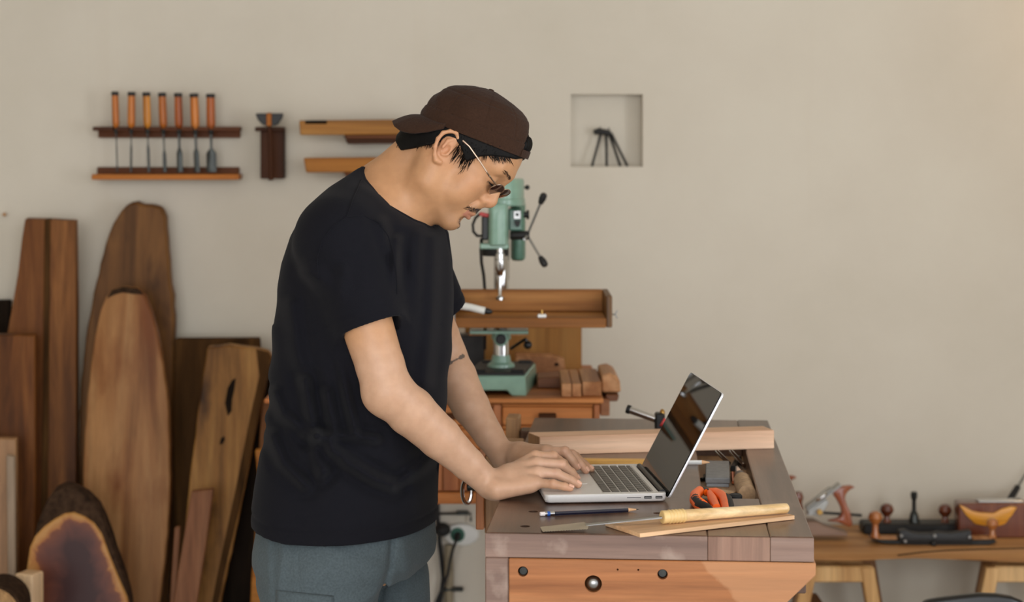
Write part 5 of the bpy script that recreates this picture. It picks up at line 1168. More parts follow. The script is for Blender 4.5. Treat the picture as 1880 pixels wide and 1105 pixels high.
def ear(f, s):
    o = .0745
    pt = lambda x, y, w_: H(*(((x-822+y-290)*.7071*.001008), ((x-822-(y-290))*.7071*.001008)), s*(o+w_))
    f.ell(pt(828, 277, .000), (.011, .029, .006), np.stack([HF*math.cos(.15)-HU*math.sin(.15), HF*math.sin(.15)+HU*math.cos(.15), HS]), .006)
    f.ell(pt(832, 266, .003), (.011, .0165, .0042), np.stack([HF*math.cos(.15)-HU*math.sin(.15), HF*math.sin(.15)+HU*math.cos(.15), HS]), .004)
    helix = [pt(843, 272, .001), pt(851, 261, .004), pt(847, 250.5, .008), pt(837, 248, .0115), pt(824, 251, .0135), pt(814.5, 262, .014), pt(809.5, 276, .0125), pt(808.5, 290, .010), pt(811, 300, .007)]
    f.chain(helix, [.0026, .0032, .0035, .0036, .0037, .0036, .0034, .0033, .0036], .003, .003)
    f.cone(pt(811, 299, .006), pt(817, 303, .004), .0048, .0048, .004)            # lobe
    f.chain([pt(843, 262, .005), pt(832, 265, .008), pt(824, 276, .008), pt(822, 289, .006)], [.0024, .003, .003, .0026], .003, .003)
    f.cone(pt(834, 282, .003), pt(829, 289, .003), .0036, .0032, .004)            # tragus
    f.ell(pt(829, 281, .007), (.0055, .0095, .006), HR, .003, 's')               # hollow
    return f
# main joints
SH_R, EL_R, WR_R = npv(P(629, 432, 3.49)), npv(P(711, 716, 3.455)), npv(P(900, 890, 3.545))
SH_L, EL_L, WR_L = npv(P(742, 436, 3.82)), npv(P(815, 648, 3.90)), npv(P(924, 838, 3.79))
def hand(f, wr, mcps, fingers, thumb, rr, kw=.012):
    for m, fr in zip(mcps, (.0155, .016, .0155, .0145)):
        q = wr*.72+m*.28+A3(0, 0, .002); f.cone(wr, q, .021, .0185, kw); f.cone(q, m, .0175, .0112, kw)
    for a, b in zip(mcps, mcps[1:]): f.cone(a*.93+wr*.07-A3(0, 0, .003), b*.93+wr*.07-A3(0, 0, .003), .0085, .0085, .008)
    for k, (m, fg) in enumerate(zip(mcps, fingers)):
        rs = [.0102, .0092, .0083, .0072]
        rs = [r*(.86 if k == 3 else 1.0) for r in rs]
        f.chain([m]+fg, rs, .006, .0025)
        f.ball(fg[0]+A3(0, 0, .0012), rs[1]*1.0, .003)
    f.chain(thumb, rr, .012, .006)
R_MCP = [npv(P(982, 838, 3.605)), npv(P(985, 850, 3.578)), npv(P(988, 867, 3.55)), npv(P(984, 886, 3.528))]
R_FING = [[npv(P(1016, 838, 3.625)), npv(P(1035, 851, 3.64)), npv(P(1045, 864, 3.655))],
          [npv(P(1031, 853, 3.585)), npv(P(1049, 867, 3.60)), npv(P(1058, 877, 3.605))],
          [npv(P(1022, 870, 3.55)), npv(P(1047, 881, 3.548)), npv(P(1061.5, 889, 3.545))],
          [npv(P(1016, 889, 3.512)), npv(P(1036, 893, 3.508)), npv(P(1047.5, 896, 3.508))]]
R_THUMB = [npv(P(925, 880, 3.585)), npv(P(962, 868, 3.63)), npv(P(995, 868, 3.655)), npv(P(1016, 873, 3.665))]
L_MCP = [npv(P(1001, 829, 3.705)), npv(P(1004, 827, 3.728)), npv(P(1003, 831, 3.752)), npv(P(997, 838, 3.772))]
L_FING = [[npv(P(1037, 829, 3.692)), npv(P(1051, 845, 3.69)), npv(P(1059, 857, 3.69))],
          [npv(P(1050, 835, 3.715)), npv(P(1065, 851, 3.705)), npv(P(1076, 863.5, 3.70))],
          [npv(P(1056, 839, 3.742)), npv(P(1072, 852, 3.735)), npv(P(1085, 861.5, 3.725))],
          [npv(P(1040, 846, 3.772)), npv(P(1056, 853, 3.768)), npv(P(1068, 858, 3.765))]]
L_THUMB = [npv(P(948, 846, 3.755)), npv(P(978, 848, 3.70)), npv(P(1012, 852, 3.672)), npv(P(1034, 860, 3.668))]
def arms(f):
    def arm(sh, el, wr, k, bow, low):
        v = el-sh; fo = wr-el
        f.chain([sh, sh+v*.45+bow*.004, sh+v*.85, el], [.052, .0475*k, .0425*k, .040*k], .02, .006)
        f.ball(el+bow*.010, .0345*k, .015)
        f.chain([el, el+fo*.22+bow*low*.6, el+fo*.5+bow*low, el+fo*.78+bow*low*.6, wr], [.0395*k, .0430*k, .0375*k, .0290*k, .0245*k], .02, .006)
    arm(SH_R, EL_R, WR_R, 1.0, A3(-.6, 0, -.8), -.001); arm(SH_L, EL_L, WR_L, .97, A3(-.5, .6, -.6), .010)
    f.ell(WR_R+A3(.012, .0, -.002), (.030, .024, .0205), None, .015); f.ell(WR_L+A3(.010, 0, -.002), (.028, .024, .0215), None, .015)
    # heel of the near hand
    f.cone(npv(P(914, 898, 3.52)), npv(P(972, 893, 3.525)), .0195, .0125, .015)
    hand(f, WR_R+A3(.012, 0, 0), R_MCP, R_FING, R_THUMB, [.0165, .0145, .0105, .0075])
    hand(f, WR_L+A3(.012, 0, 0), L_MCP, L_FING, L_THUMB, [.0165, .0145, .0105, .0075])
def torso_core(f):
    n0, n1, n2 = npv(P(806, 318, 3.635)), npv(P(752, 356, 3.645)), npv(P(700, 402, 3.655))
    f.chain([n0, n1, n2], [.053, .0565, .066], .035, .03)
    f.cone(npv(P(775, 262, 3.635)), npv(P(700, 345, 3.65)), .034, .048, .03)     # nape
    f.cone(npv(P(798, 345, 3.625)), npv(P(742, 386, 3.64)), .036, .040, .03)     # throat
    f.cone(H(-.014, -.022, .052), npv(P(748, 392, 3.60)), .016, .013, .025)        # neck tendon
    c = npv(P(668, 470, 3.655)); f.cone(n2, c, .066, .085, .04)
    for sh in (SH_R, SH_L): f.cone(npv(P(705, 372, 3.65)), sh, .045, .046, .05)
    f.chain([c, npv(P(655, 700, 3.655)), npv(P(640, 930, 3.655))], [.085, .085, .095], .03)
    for hx, d in ((592, 3.54), (695, 3.77)):
        hp = npv(P(hx, 1040, d*.6+3.655*.4)); kn = A3(hp[0]+.0, d-.0, .47); an = A3(hp[0]-.03, d, .10)
        f.cone(npv(P(640, 930, 3.655)), hp, .08, .055, .04); f.chain([hp, kn, kn*.65+an*.35+A3(-.012, 0, 0), an], [.055, .054, .054, .036], .03)
def build_body():
    f = Field(); head(f)
    for s in (1, -1): ear(f, s)
    torso_core(f); arms(f)
    return f
BODY = build_body()
def under_cap(p, d):
    m = (p[:, 2] > HO[2]-.03) & (np.abs(p-HO).max(1) < .25)
    if m.any():
        cd, c, n, s = cap_d(p[m]); d = d.copy(); d[m] = np.maximum(d[m], np.where((n > .0) & (np.abs(c) < .14), cd+.0062, -1))
    return d
BODY.post.append(under_cap)
def lift(p, d):                                           # nothing sinks into the bench or the keyboard
    return d
MAN = thing('person', 'man in backward brown cap, black t-shirt and grey-green shorts, typing on the laptop', 'person', (float(npv(P(640, 930, 3.655))[0]), 3.655, 0))
MI = pm(MAN).inverted()
def skin_mat():
    m, t, b = nt('skin')
    at = N(t, 'ShaderNodeAttribute'); at.attribute_name = 'tint'
    n = N(t, 'ShaderNodeTexNoise'); n.inputs['Scale'].default_value = 55; n.inputs['Detail'].default_value = 5; tc = N(t, 'ShaderNodeTexCoord'); t.links.new(tc.outputs['Object'], n.inputs['Vector'])
    c = mixc(t, .5, at.outputs['Color'], ramp(t, n.outputs[0], [(.3, (.86, .82, .78)), (.7, (1.1, 1.1, 1.1))]), 'MULTIPLY')
    t.links.new(c, b.inputs['Base Color']); b.inputs['Roughness'].default_value = .48; b.inputs['Specular IOR Level'].default_value = .45
    b.inputs['Subsurface Weight'].default_value = .12; b.inputs['Subsurface Radius'].default_value = (1, .35, .18); b.inputs['Subsurface Scale'].default_value = .006
    n2 = N(t, 'ShaderNodeTexNoise'); n2.inputs['Scale'].default_value = 420; n2.inputs['Detail'].default_value = 3; t.links.new(tc.outputs['Object'], n2.inputs['Vector'])
    t.links.new(bump(t, n2.outputs[0], .12, .0006), b.inputs['Normal'])
skin_mat()
def seg_d(px, py, pts):
    d = np.full(len(px), 1e9)
    for (ax, ay), (bx_, by) in zip(pts, pts[1:]):
        vx, vy = bx_-ax, by-ay; t = np.clip(((px-ax)*vx+(py-ay)*vy)/(vx*vx+vy*vy), 0, 1); d = np.minimum(d, np.hypot(px-ax-t*vx, py-ay-t*vy))
    return d
def seg3(V, a, b): ab = b-a; t = np.clip(((V-a)@ab)/(ab@ab), -.1, 1.1); return np.linalg.norm(V-a-t[:, None]*ab, axis=1)
def tint(V):
    base = A3(.50, .262, .128); C = np.tile(base, (len(V), 1)); f, u, s = Hloc(V)
    def mix(mask, col): 
        nonlocal C; C = C*(1-mask[:, None])+np.array(col)*mask[:, None]
    g = lambda d, w_: np.exp(-(d/w_)**2)
    dist = lambda c: np.linalg.norm(V-c, axis=1)
    # forearms paler than the neck
    fa = np.minimum(seg3(V, EL_R, WR_R), seg3(V, EL_L, WR_L)); mix(.8*np.exp(-(fa/.075)**4), (.55, .345, .235))
    # hands pinker and paler
    for c, w_ in ((npv(P(1010, 870, 3.56)), .075), (npv(P(1030, 840, 3.71)), .07)): mix(.85*g(dist(c), w_), (.60, .385, .275))
    for m in R_FING+L_FING:
        mix(.5*g(dist(m[0]), .010), (.52, .25, .16)); mix(.45*g(dist(m[2]), .011), (.60, .30, .21))
    hd = np.linalg.norm(V-H(.04, 0), axis=1) < .16
    lip = np.zeros(len(V)); sel = hd
    lu = np.exp(-(((f-.104+np.abs(s)*.4)/.010)**2))*np.exp(-((u+.0455)/.0085)**4)*(np.abs(s) < .025)*(f > .088)
    lip[sel] = lu[sel]; mix(.85*lip, (.44, .165, .125))
    ck = np.where(hd, np.exp(-(((f-.075)/.03)**2+((u+.0)/.025)**2)), 0); mix(.25*ck, (.54, .25, .14))
    nose = np.where(hd, np.exp(-(((f-.118)/.014)**2+((u+.004)/.014)**2)), 0); mix(.35*nose, (.54, .255, .15))
    for sg in (1, -1): mix(.55*np.where(hd, g(dist(H(-.006, .012, sg*.085)), .03), 0), (.56, .26, .15))
    st = np.where(hd, np.exp(-(((f-.088)/.022)**2+((u+.072)/.02)**2)), 0)*.42+np.where(hd, np.exp(-(((f-.106)/.012)**2+((u+.028)/.007)**2)), 0)*.4; mix(np.clip(st, 0, .5), (.27, .16, .10))
    lash = np.where(hd, np.minimum(g(np.abs(u-.0235), .0025)*(f > .078)*(f < .101)*(np.abs(np.abs(s)-.031) < .017), 1), 0); mix(.75*lash, (.06, .035, .025))
    # nape shade of short hair stubble
    mix(.35*g(dist(npv(P(756, 285, 3.60))), .03), (.30, .17, .10))
    # tattoo on the inner side of the far forearm: an arrow with feathered ends
    px, py = proj(V); far = (V[:, 1] > 3.70) & (V[:, 1] < 3.95) & (px > 800) & (px < 880) & (py > 620) & (py < 700)
    t_ = np.zeros(len(V)); L = [(806, 678), (820, 669), (834, 662), (848, 655)]
    d = seg_d(px, py, L); t_ = np.maximum(t_, (d < 1.5)*1.0); t_ = np.maximum(t_, (seg_d(px, py, [(815, 672), (828, 665)]) < 3.4)*1.0); t_ = np.maximum(t_, (seg_d(px, py, [(845, 656.5), (850, 653.5)]) < 3.6)*1.0)
    mix(np.where(far, t_*.85, 0), (.045, .045, .045))
    return np.clip(C, .01, 1)
V, Q = BODY.mesh(.0019); V = relax(V, Q, 1, .35)
body = link('body', np_mesh('body', V, Q, MI, tint(V)), 'skin', MAN)
# finger nails: small curved plates on the visible finger ends
def nails():
    for fg, up in [(x, A3(.25, -.35, .9)) for x in R_FING]+[(x, A3(.45, -.35, .8)) for x in L_FING[:3]]:
        tip, pre = fg[2], fg[1]; ax = (tip-pre)/np.linalg.norm(tip-pre); n = up-ax*(up@ax); n /= np.linalg.norm(n); sd = np.cross(ax, n)
        r = .0073; rows = []
        for i in range(6):
            a = -.0042+.0098*i/5; wdt = .0048*(1-.35*(i/5)**3) if i else .004; fall = .0016*(i/5)**2
            rows.append([tuple(tip+ax*a+sd*(wdt*math.sin(t))+n*(r*math.cos(t*.62)+.0006-fall)) for t in np.linspace(-1.25, 1.25, 7)])
        g = G(); g.grid(rows); part(MAN, 'fingernail', 'nail', g, angle=80)
nails()
# ------------------------------------------------------------------ t-shirt
PSI = math.radians(18); FW = A3(math.cos(PSI), -math.sin(PSI)); LT_ = A3(-math.sin(PSI), -math.cos(PSI)); TD = 3.655
def loft(rows, nexp=2.35, td=TD):
    """rows of (row, back column, front column, half width in metres)"""
    zs = []; cx = []; aa = []; bb = []
    for py, xb, xf, b in rows:
        p0, p1 = P(xb, py, td), P(xf, py, td); hx = (p1.x-p0.x)/2; s = b*math.sin(PSI)
        zs.append(p0.z); cx.append((p0.x+p1.x)/2); aa.append(math.sqrt(max(hx*hx-s*s, (.35*hx)**2))/math.cos(PSI)); bb.append(b)
    o = np.argsort(zs); zs, cx, aa, bb = [np.array(v)[o] for v in (zs, cx, aa, bb)]
    def fn(p):
        z = p[:, 2]; c = np.interp(z, zs, cx); a = np.interp(z, zs, aa); b = np.interp(z, zs, bb)
        dx, dy = p[:, 0]-c, p[:, 1]-td; X = dx*FW[0]+dy*FW[1]; Y = dx*LT_[0]+dy*LT_[1]
        q = (np.abs(X/a)**nexp+np.abs(Y/b)**nexp)**(1/nexp); gx = (np.abs(X)+1e-9)/a; gy = (np.abs(Y)+1e-9)/b
        sc = np.sqrt(X*X+Y*Y)/np.maximum(q, 1e-6); d = (q-1)*np.where(q > .05, sc, a)*.85
        return np.maximum(d, np.maximum(z-zs[-1], zs[0]-z))
    m = max(aa.max(), bb.max())
    return fn, A3(cx.min()-m, td-m, zs[0]), A3(cx.max()+m, td+m, zs[-1])
SHIRT_ROWS = [(306, 668, 690, .05), (314, 655, 700, .075), (325, 640, 712, .10), (340, 620, 728, .125), (358, 600, 745, .148), (375, 584, 762, .162), (390, 570, 782, .172), (410, 556, 806, .18), (430, 545, 817, .186), (480, 528, 824, .19), (540, 517, 827, .19), (600, 511, 826, .188), (660, 507, 821, .186), (720, 500, 815, .186), (780, 494, 809, .188), (830, 488, 803, .192), (880, 478, 799, .196), (920, 473, 797, .203), (960, 473, 798, .209), (1010, 473, 798, .212)]
CUFF_R, CUFF_L = npv(P(683, 597, 3.465)), npv(P(806, 572, 3.875))
def shirt():
    f = Field(); fn, lo, hi = loft(SHIRT_ROWS); f.fn(fn, lo, hi, .0)
    def sleeve(sh, cuff, out, r0, r1):
        ax = (out-sh)/np.linalg.norm(out-sh); f.cone(sh, out, r0, r1, .045); return ax
    outR = SH_R+(CUFF_R-SH_R)*1.25; outL = SH_L+(CUFF_L-SH_L)*1.3
    f.cone(npv(P(648, 405, 3.53)), SH_R, .058, .068, .05)
    f.cone(npv(P(730, 408, 3.76)), SH_L, .058, .064, .05)
    axR = (CUFF_R-SH_R)/np.linalg.norm(CUFF_R-SH_R); axL = (CUFF_L-SH_L)/np.linalg.norm(CUFF_L-SH_L)
    tubR = lambda p: sd_cone(p, SH_R+A3(-.008, 0, -.01), outR, .069, .0550); tubL = lambda p: sd_cone(p, SH_L, outL, .066, .0545)
    f.fn(lambda p: np.maximum(tubR(p), (p-CUFF_R)@axR), np.minimum(SH_R, outR)-.08, np.maximum(SH_R, outR)+.08, .04)
    f.fn(lambda p: np.maximum(tubL(p), (p-CUFF_L)@axL), np.minimum(SH_L, outL)-.08, np.maximum(SH_L, outL)+.08, .04)
    cc = npv(P(728, 357, 3.65)); ca = A3(.62, -.10, .78); ca /= np.linalg.norm(ca)
    folds = [([(560, 700), (575, 790), (590, 870)], 10, .006), ([(600, 720), (612, 790), (600, 860)], 9, .004), ([(585, 800), (640, 850), (690, 880), (720, 890)], 11, .008), ([(560, 800), (600, 800), (650, 800), (690, 806)], 9, .005),
             ([(625, 660), (640, 740), (652, 790)], 8, .005), ([(535, 560), (545, 640), (560, 700)], 12, .005), ([(640, 560), (600, 520), (570, 500)], 14, .004), ([(730, 440), (725, 520), (716, 580)], 8, .006), ([(700, 410), (720, 470), (728, 540)], 10, .004),
             ([(770, 430), (765, 520), (750, 620)], 12, .004), ([(795, 440), (790, 560), (780, 700)], 11, .004), ([(740, 880), (770, 860), (800, 830)], 10, .004), ([(500, 800), (520, 850), (560, 890)], 10, .005), ([(640, 600), (628, 560), (630, 500)], 12, .004), ([(505, 720), (520, 760), (560, 790)], 9, .004)]
    def post(p, d):
        px, py = proj(p); near = p[:, 1] < 3.69
        h = np.zeros(len(p)); m = near & (np.abs(d) < .03)
        if m.any():
            a, b = px[m], py[m]; hm = np.zeros(m.sum())
            for pts, w_, amp in folds: dd = seg_d(a, b, pts); amp = amp*(1.6 if pts[-1][1] > 700 else 1.0); hm += 1.5*amp*np.exp(-(dd/(w_*1.05))**2)-.7*amp*np.exp(-((dd-w_*1.9)/(w_*1.05))**2)
            h[m] = hm
        h = h+.0016*np.sin(p[:, 2]*34+p[:, 0]*50+3*np.sin(p[:, 2]*11))*(p[:, 2] < 1.2)
        fR, fL = np.linalg.norm(p-CUFF_R, axis=1), np.linalg.norm(p-CUFF_L, axis=1)
        h = h*np.clip((fR-.075)/.05, 0, 1)*np.clip((fL-.07)/.05, 0, 1)
        d = d-h
        # stitched hem, cuffs and neckband grooves
        hemz = np.interp(p[:, 0]*FW[0]+(p[:, 1]-TD)*FW[1], [-.46, -.32, -.12], [HEM+.016, HEM, HEM+.004])
        cR, cL = (p-CUFF_R)@axR, (p-CUFF_L)@axL
        nR, nL = np.linalg.norm(p-CUFF_R, axis=1) < .115, np.linalg.norm(p-CUFF_L, axis=1) < .105
        q = p-cc; t = q@ca; rad = np.linalg.norm(q-t[:, None]*ca, axis=1)
        gro = np.exp(-((p[:, 2]-hemz-.022)/.0030)**2)+.55*np.where(nR, np.exp(-((cR+.020)/.0030)**2), 0)+.55*np.where(nL, np.exp(-((cL+.02)/.0030)**2), 0)
        NB = .0785
        gro = gro+np.where(t > -.05, np.exp(-((rad-NB-.014)/.0018)**2), 0)
        d = d+.0026*gro-np.where(t > -.05, .0014*np.exp(-((rad-NB-.006)/.006)**2), 0)
        shell = np.maximum(d, hemz-p[:, 2])
        shell = np.maximum(shell, -np.maximum(d+.007, p[:, 2]-hemz-.035))      # hollow behind the hem
        for tub, c_ in ((tubR, cR), (tubL, cL)):              # and behind the cuffs
            m = (c_ > -.06) & (c_ < .02)
            if m.any(): cav = np.maximum(tub(p[m])+.0062, -(c_[m]+.03)); shell[m] = np.maximum(shell[m], -cav)
        cyl = np.where(t > -.045, NB-rad, -1)                 # neck opening
        return np.maximum(shell, cyl)
    f.post.append(post); return f
HEM = P(0, 962, TD).z
SHIRT = shirt()
V, Q = SHIRT.mesh(.0026); V = relax(V, Q, 3, .45)
shirt_o = link('t_shirt', np_mesh('t_shirt', V, Q, MI), 'shirt_cloth', MAN)
# ------------------------------------------------------------------ shorts
def shorts():
    f = Field()
    fn, lo, hi = loft([(890, 492, 783, .150), (930, 487, 787, .162), (960, 484, 790, .168), (1000, 480, 793, .176), (1020, 482, 790, .176), (1040, 495, 775, .16)], 2.6); f.fn(fn, lo, hi, .0)
    a, b = npv(P(590, 1062, 3.558)), npv(P(586, 1270, 3.53)); f.cone(a, b, .1045, .1145, .06)
    a, b = npv(P(690, 1062, 3.76)), npv(P(692, 1270, 3.775)); f.cone(a, b, .1025, .1095, .012)
    folds = [([(720, 985), (716, 1040), (700, 1090), (694, 1120)], 5, -.008), ([(515, 950), (520, 1010), (512, 1080)], 7, .004), ([(600, 1000), (640, 1030), (690, 1040)], 14, .004), ([(560, 1060), (600, 1040), (640, 1000)], 14, .003), ([(740, 1000), (750, 1050), (745, 1105)], 12, .004), ([(495, 960), (492, 1020), (496, 1090)], 6, .003)]
    def post(p, d):
        px, py = proj(p); h = np.zeros(len(p)); m = (p[:, 1] < 3.72) & (np.abs(d) < .03)
        if m.any():
            for pts, w_, amp in folds: h[m] += amp*np.exp(-(seg_d(px[m], py[m], pts)/w_)**2)
            h[m] -= .0025*np.exp(-(seg_d(px[m], py[m], [(543, 958), (546, 1010), (550, 1090), (552, 1130)])/1.8)**2)
        return np.maximum(d-h, .50-p[:, 2])
    f.post.append(post); return f
SHORTS = shorts(); V, Q = SHORTS.mesh(.004); V = relax(V, Q, 2, .4)
shorts_o = link('shorts', np_mesh('shorts', V, Q, MI), 'shorts_cloth', MAN)
def on_shorts(px, py, off=.0, field=None):
    d = 3.2; field = field or SHORTS
    for _ in range(60):
        p = npv(P(px, py, d))[None]; v = field.ev(p, .3)[0]
        if v < .0006: break
        d += max(v*.8, .0004)
    return P(px, py, d-off)
def pocket():
    rows = []
    for j in range(7):
        py = [1083, 1088, 1094, 1100, 1106, 1112, 1118][j]; rows.append([on_shorts(506+(612-506)*i/14, py+4*(i/14)*2.6, .004 if j else .001) for i in range(15)])
    g = G(); g.grid(rows); o = part(MAN, 'pocket_flap', 'shorts_cloth', g, angle=60)
    sm = o.modifiers.new('thick', 'SOLIDIFY'); sm.thickness = .003; sm.offset = -1
    g = G(); g.tube([on_shorts(540+.4*i, 962+8*i, .0004) for i in range(5)], .0016, 6); part(MAN, 'pocket_welt', 'shorts_cloth', g)
    g = G(); g.tube([on_shorts(545.5+.32*i, 1000+7*i, .0002) for i in range(13)], .0009, 5); part(MAN, 'side_seam', 'shorts_cloth', g)
pocket()
def seams():
    for pts in ([(664, 330), (656, 348), (648, 366), (641, 386), (637, 398)], [(637, 398), (668, 396), (694, 408), (712, 432), (722, 462), (727, 500), (729, 540)], [(637, 398), (612, 414), (592, 440), (582, 474), (584, 512)]):
        fine = []
        for a, b in zip(pts, pts[1:]): fine += [(a[0]+(b[0]-a[0])*i/3, a[1]+(b[1]-a[1])*i/3) for i in range(3)]
        g = G(); g.tube([on_shorts(x, y, .0, SHIRT) for x, y in fine+[pts[-1]]], .0013, 6); part(shirt_o, 'seam', 'shirt_cloth', g)
seams()
for hx, d in ((592, 3.54), (695, 3.77)):
    x = P(hx, 1020, d).x-.03; g = G(); rows = []
    for z, l0, l1, w_ in ((0, -.075, .205, .046), (.012, -.08, .21, .05), (.03, -.078, .205, .049), (.06, -.06, .15, .043), (.085, -.055, .09, .04), (.105, -.05, .05, .04)):
        rows.append([(x+(l0+l1)/2+(l1-l0)/2*math.cos(t), d+w_*math.sin(t), z) for t in [2*math.pi*i/28 for i in range(28)]])
    g.grid(rows, closed=True); bm = g.bm; bm.verts.ensure_lookup_table(); bm.faces.new([bm.verts[i] for i in range(28)]); part(MAN, 'shoe', 'shoe_cloth', g)
# ------------------------------------------------------------------ hair, cap, glasses
HAIRLINE = [(-.12, .06), (-.115, -.02), (-.088, -.046), (-.066, -.050), (-.050, -.030), (-.030, -.002), (-.016, .022), (-.004, .036), (.012, .034), (.022, .030), (.031, .023), (.039, .023), (.044, .032), (.050, .046), (.064, .062), (.078, .074), (.096, .088), (.11, .12), (.05, .17), (-.12, .17)]
def poly_sd(x, y, pts):
    d = np.full(len(x), 1e9); ins = np.zeros(len(x), bool)
    for (ax, ay), (bx_, by) in zip(pts, pts[1:]+pts[:1]):
        vx, vy = bx_-ax, by-ay; t = np.clip(((x-ax)*vx+(y-ay)*vy)/(vx*vx+vy*vy), 0, 1); d = np.minimum(d, np.hypot(x-ax-t*vx, y-ay-t*vy))
        c = ((ay > y) != (by > y)); ins ^= c & (x < (bx_-ax)*(y-ay)/np.where(c, by-ay, 1)+ax)
    return np.where(ins, -d, d)
HEADONLY = head(Field()); torso_core(HEADONLY)
def hair():
    f = Field()
    def fn(p):
        a, b, s = Hloc(p); n = 0*a; e = HEADONLY.ev(p)-.0065-n
        e = np.maximum(e, poly_sd(a+.5*n, b+n, HAIRLINE)); cd, c, n_, s_ = cap_d(p)
        e = np.maximum(e, np.where(n_ > -.001, cd+.0046, -1))
        tuft = np.hypot(np.hypot((c-.0955)/.0125, (n_-.020)/.019), s_/.029)-1; return np.minimum(e, np.where(tuft < 2, tuft*.011+.0006*np.sin(s_*900), 1))
    f.fn(fn, HO-.16, HO+.19, 0); return f
V, Q = hair().mesh(.0019); V = relax(V, Q, 1, .4)
hair_o = link('hair', np_mesh('hair', V, Q, MI), 'hair_black', MAN)
def march(O, D, t0, n=26):
    t = np.full(len(O), t0)
    for _ in range(n):
        v = HEADF(O+D*t[:, None]); t = t-np.clip(v, -.002, .05)*.85
    return O+D*t[:, None]
def HEADF(p):                                            # evaluated in small clusters so far shapes are skipped
    return HEADONLY.ev(p, .03)
def strands(name, roots, mat, parent, r=.0006, seg=3, sides=(1, -1)):
    R_ = np.array(roots); g = G()
    for sg in sides:
        cols = []
        for i in range(4):
            t = i/3; ff, uu = R_[:, 0]+R_[:, 2]*R_[:, 4]*t, R_[:, 1]+R_[:, 3]*R_[:, 4]*t
            O = HO+HF*ff[:, None]+HU*uu[:, None]; D = np.tile(HS*sg, (len(O), 1)); q = march(O, D, .12); cols.append(q+D*(R_[:, 5]*(1-t*.8)+.0006)[:, None])
        for k in range(len(R_)): g.tube([c[k] for c in cols], [r*1.3, r*1.2, r*.9, r*.25], seg)
    o = part(parent, name, mat, g, angle=80); o['kind'] = 'stuff'; return o
def fronts(us, ss):
    us, ss = np.array(us), np.array(ss); O = HO+HU*us[:, None]+HS*ss[:, None]; return march(O, np.tile(HF, (len(O), 1)), .15, 34)
rr = random.Random(11); roots = []
for i in range(60):                                        # sideburn wisps
    t = rr.random(); f0 = .010+.034*t+rr.uniform(-.004, .004); u0 = .022+rr.uniform(-.006, .022); roots.append((f0, u0, .25+rr.uniform(-.25, .2), -1, rr.uniform(.012, .026), .0055))
for i in range(30): f0 = .048+.04*rr.random(); roots.append((f0, .052+(f0-.048)*.75, .9, -.35+rr.uniform(-.3, .3), rr.uniform(.008, .018), .005))
for i in range(70):                                        # nape edge
    t = rr.random(); f0 = -.082+.064*t; u0 = -.038+.05*t+rr.uniform(-.004, .010)-(.006 if t < .3 else 0); roots.append((f0, u0, .35, -.8+rr.uniform(-.3, .3), rr.uniform(.006, .014), .0058))
for i in range(140):                                       # combed strands over the short sides
    t = rr.random(); f0 = -.085+.165*t; lo_u = np.interp(f0, [-.088, -.05, -.016, -.004, .03, .05, .08], [-.03, -.02, .024, .04, .03, .05, .078]); roots.append((f0, lo_u+rr.uniform(.004, .026), .3 if f0 < 0 else .75, -.9, rr.uniform(.012, .02), .0066))
strands('hair_wisps', roots, 'hair_black', hair_o)
def face_hair():
    def tuft(name, mat, items, r3, seg=3):
        g = G(); n = max(len(it) for it in items); cols = []
        for i in range(n):
            q = fronts([it[i][0] for it in items], [it[i][1] for it in items]); cols.append(q+HF*np.array([it[i][2] for it in items])[:, None])
        for k in range(len(items)): g.tube([c[k] for c in cols], r3, seg)
        o = part(MAN, name, mat, g, angle=80); o['kind'] = 'stuff'
    it = []
    for i in range(230):
        s = rr.uniform(-.029, .029); u0 = -.0215-.0100*(abs(s)/.027)**1.3-rr.uniform(0, .009); ln = rr.uniform(.004, .0075); it.append([(u0, s, .0002), (u0-ln*.45, s*1.10, .0010), (u0-ln*.75, s*1.24, .0007)])
    tuft('moustache', 'hair_brown', it, [.00030, .00028, .0001])
    it = []
    for sg in (1, -1):
        for i in range(44):
            s = rr.uniform(.012, .046); u0 = .0525+.004*math.sin((s-.012)/.034*2.6)+rr.uniform(-.003, .003); it.append([(u0, sg*s, .0002), (u0+.0015, sg*(s+.0045), .0009), (u0+.001, sg*(s+.0085), .0003)])
    tuft('eyebrows', 'hair_brown', it, [.00032, .0003, .0001])
    g = G(); sv = [sg*(.018+.028*i/25) for sg in (1, -1) for i in range(26)]; q = fronts([.0245]*len(sv), sv)
    for a, s in zip(q, sv):
        b = a+HF*.004-HU*.0022+HS*np.sign(s)*.0006; g.tube([a, b, b+HF*.0022-HU*.0002], [.0004, .0003, .0001], 3)
    o = part(MAN, 'eyelashes', 'hair_black', g, angle=80); o['kind'] = 'stuff'
    it = []
    for i in range(46): s = rr.uniform(-.012, .012); u0 = -.062-rr.uniform(0, .016); it.append([(u0, s, 0), (u0-.002, s, .0009)])
    tuft('chin_stubble', 'hair_brown', it, [.00026, .0001])
face_hair()
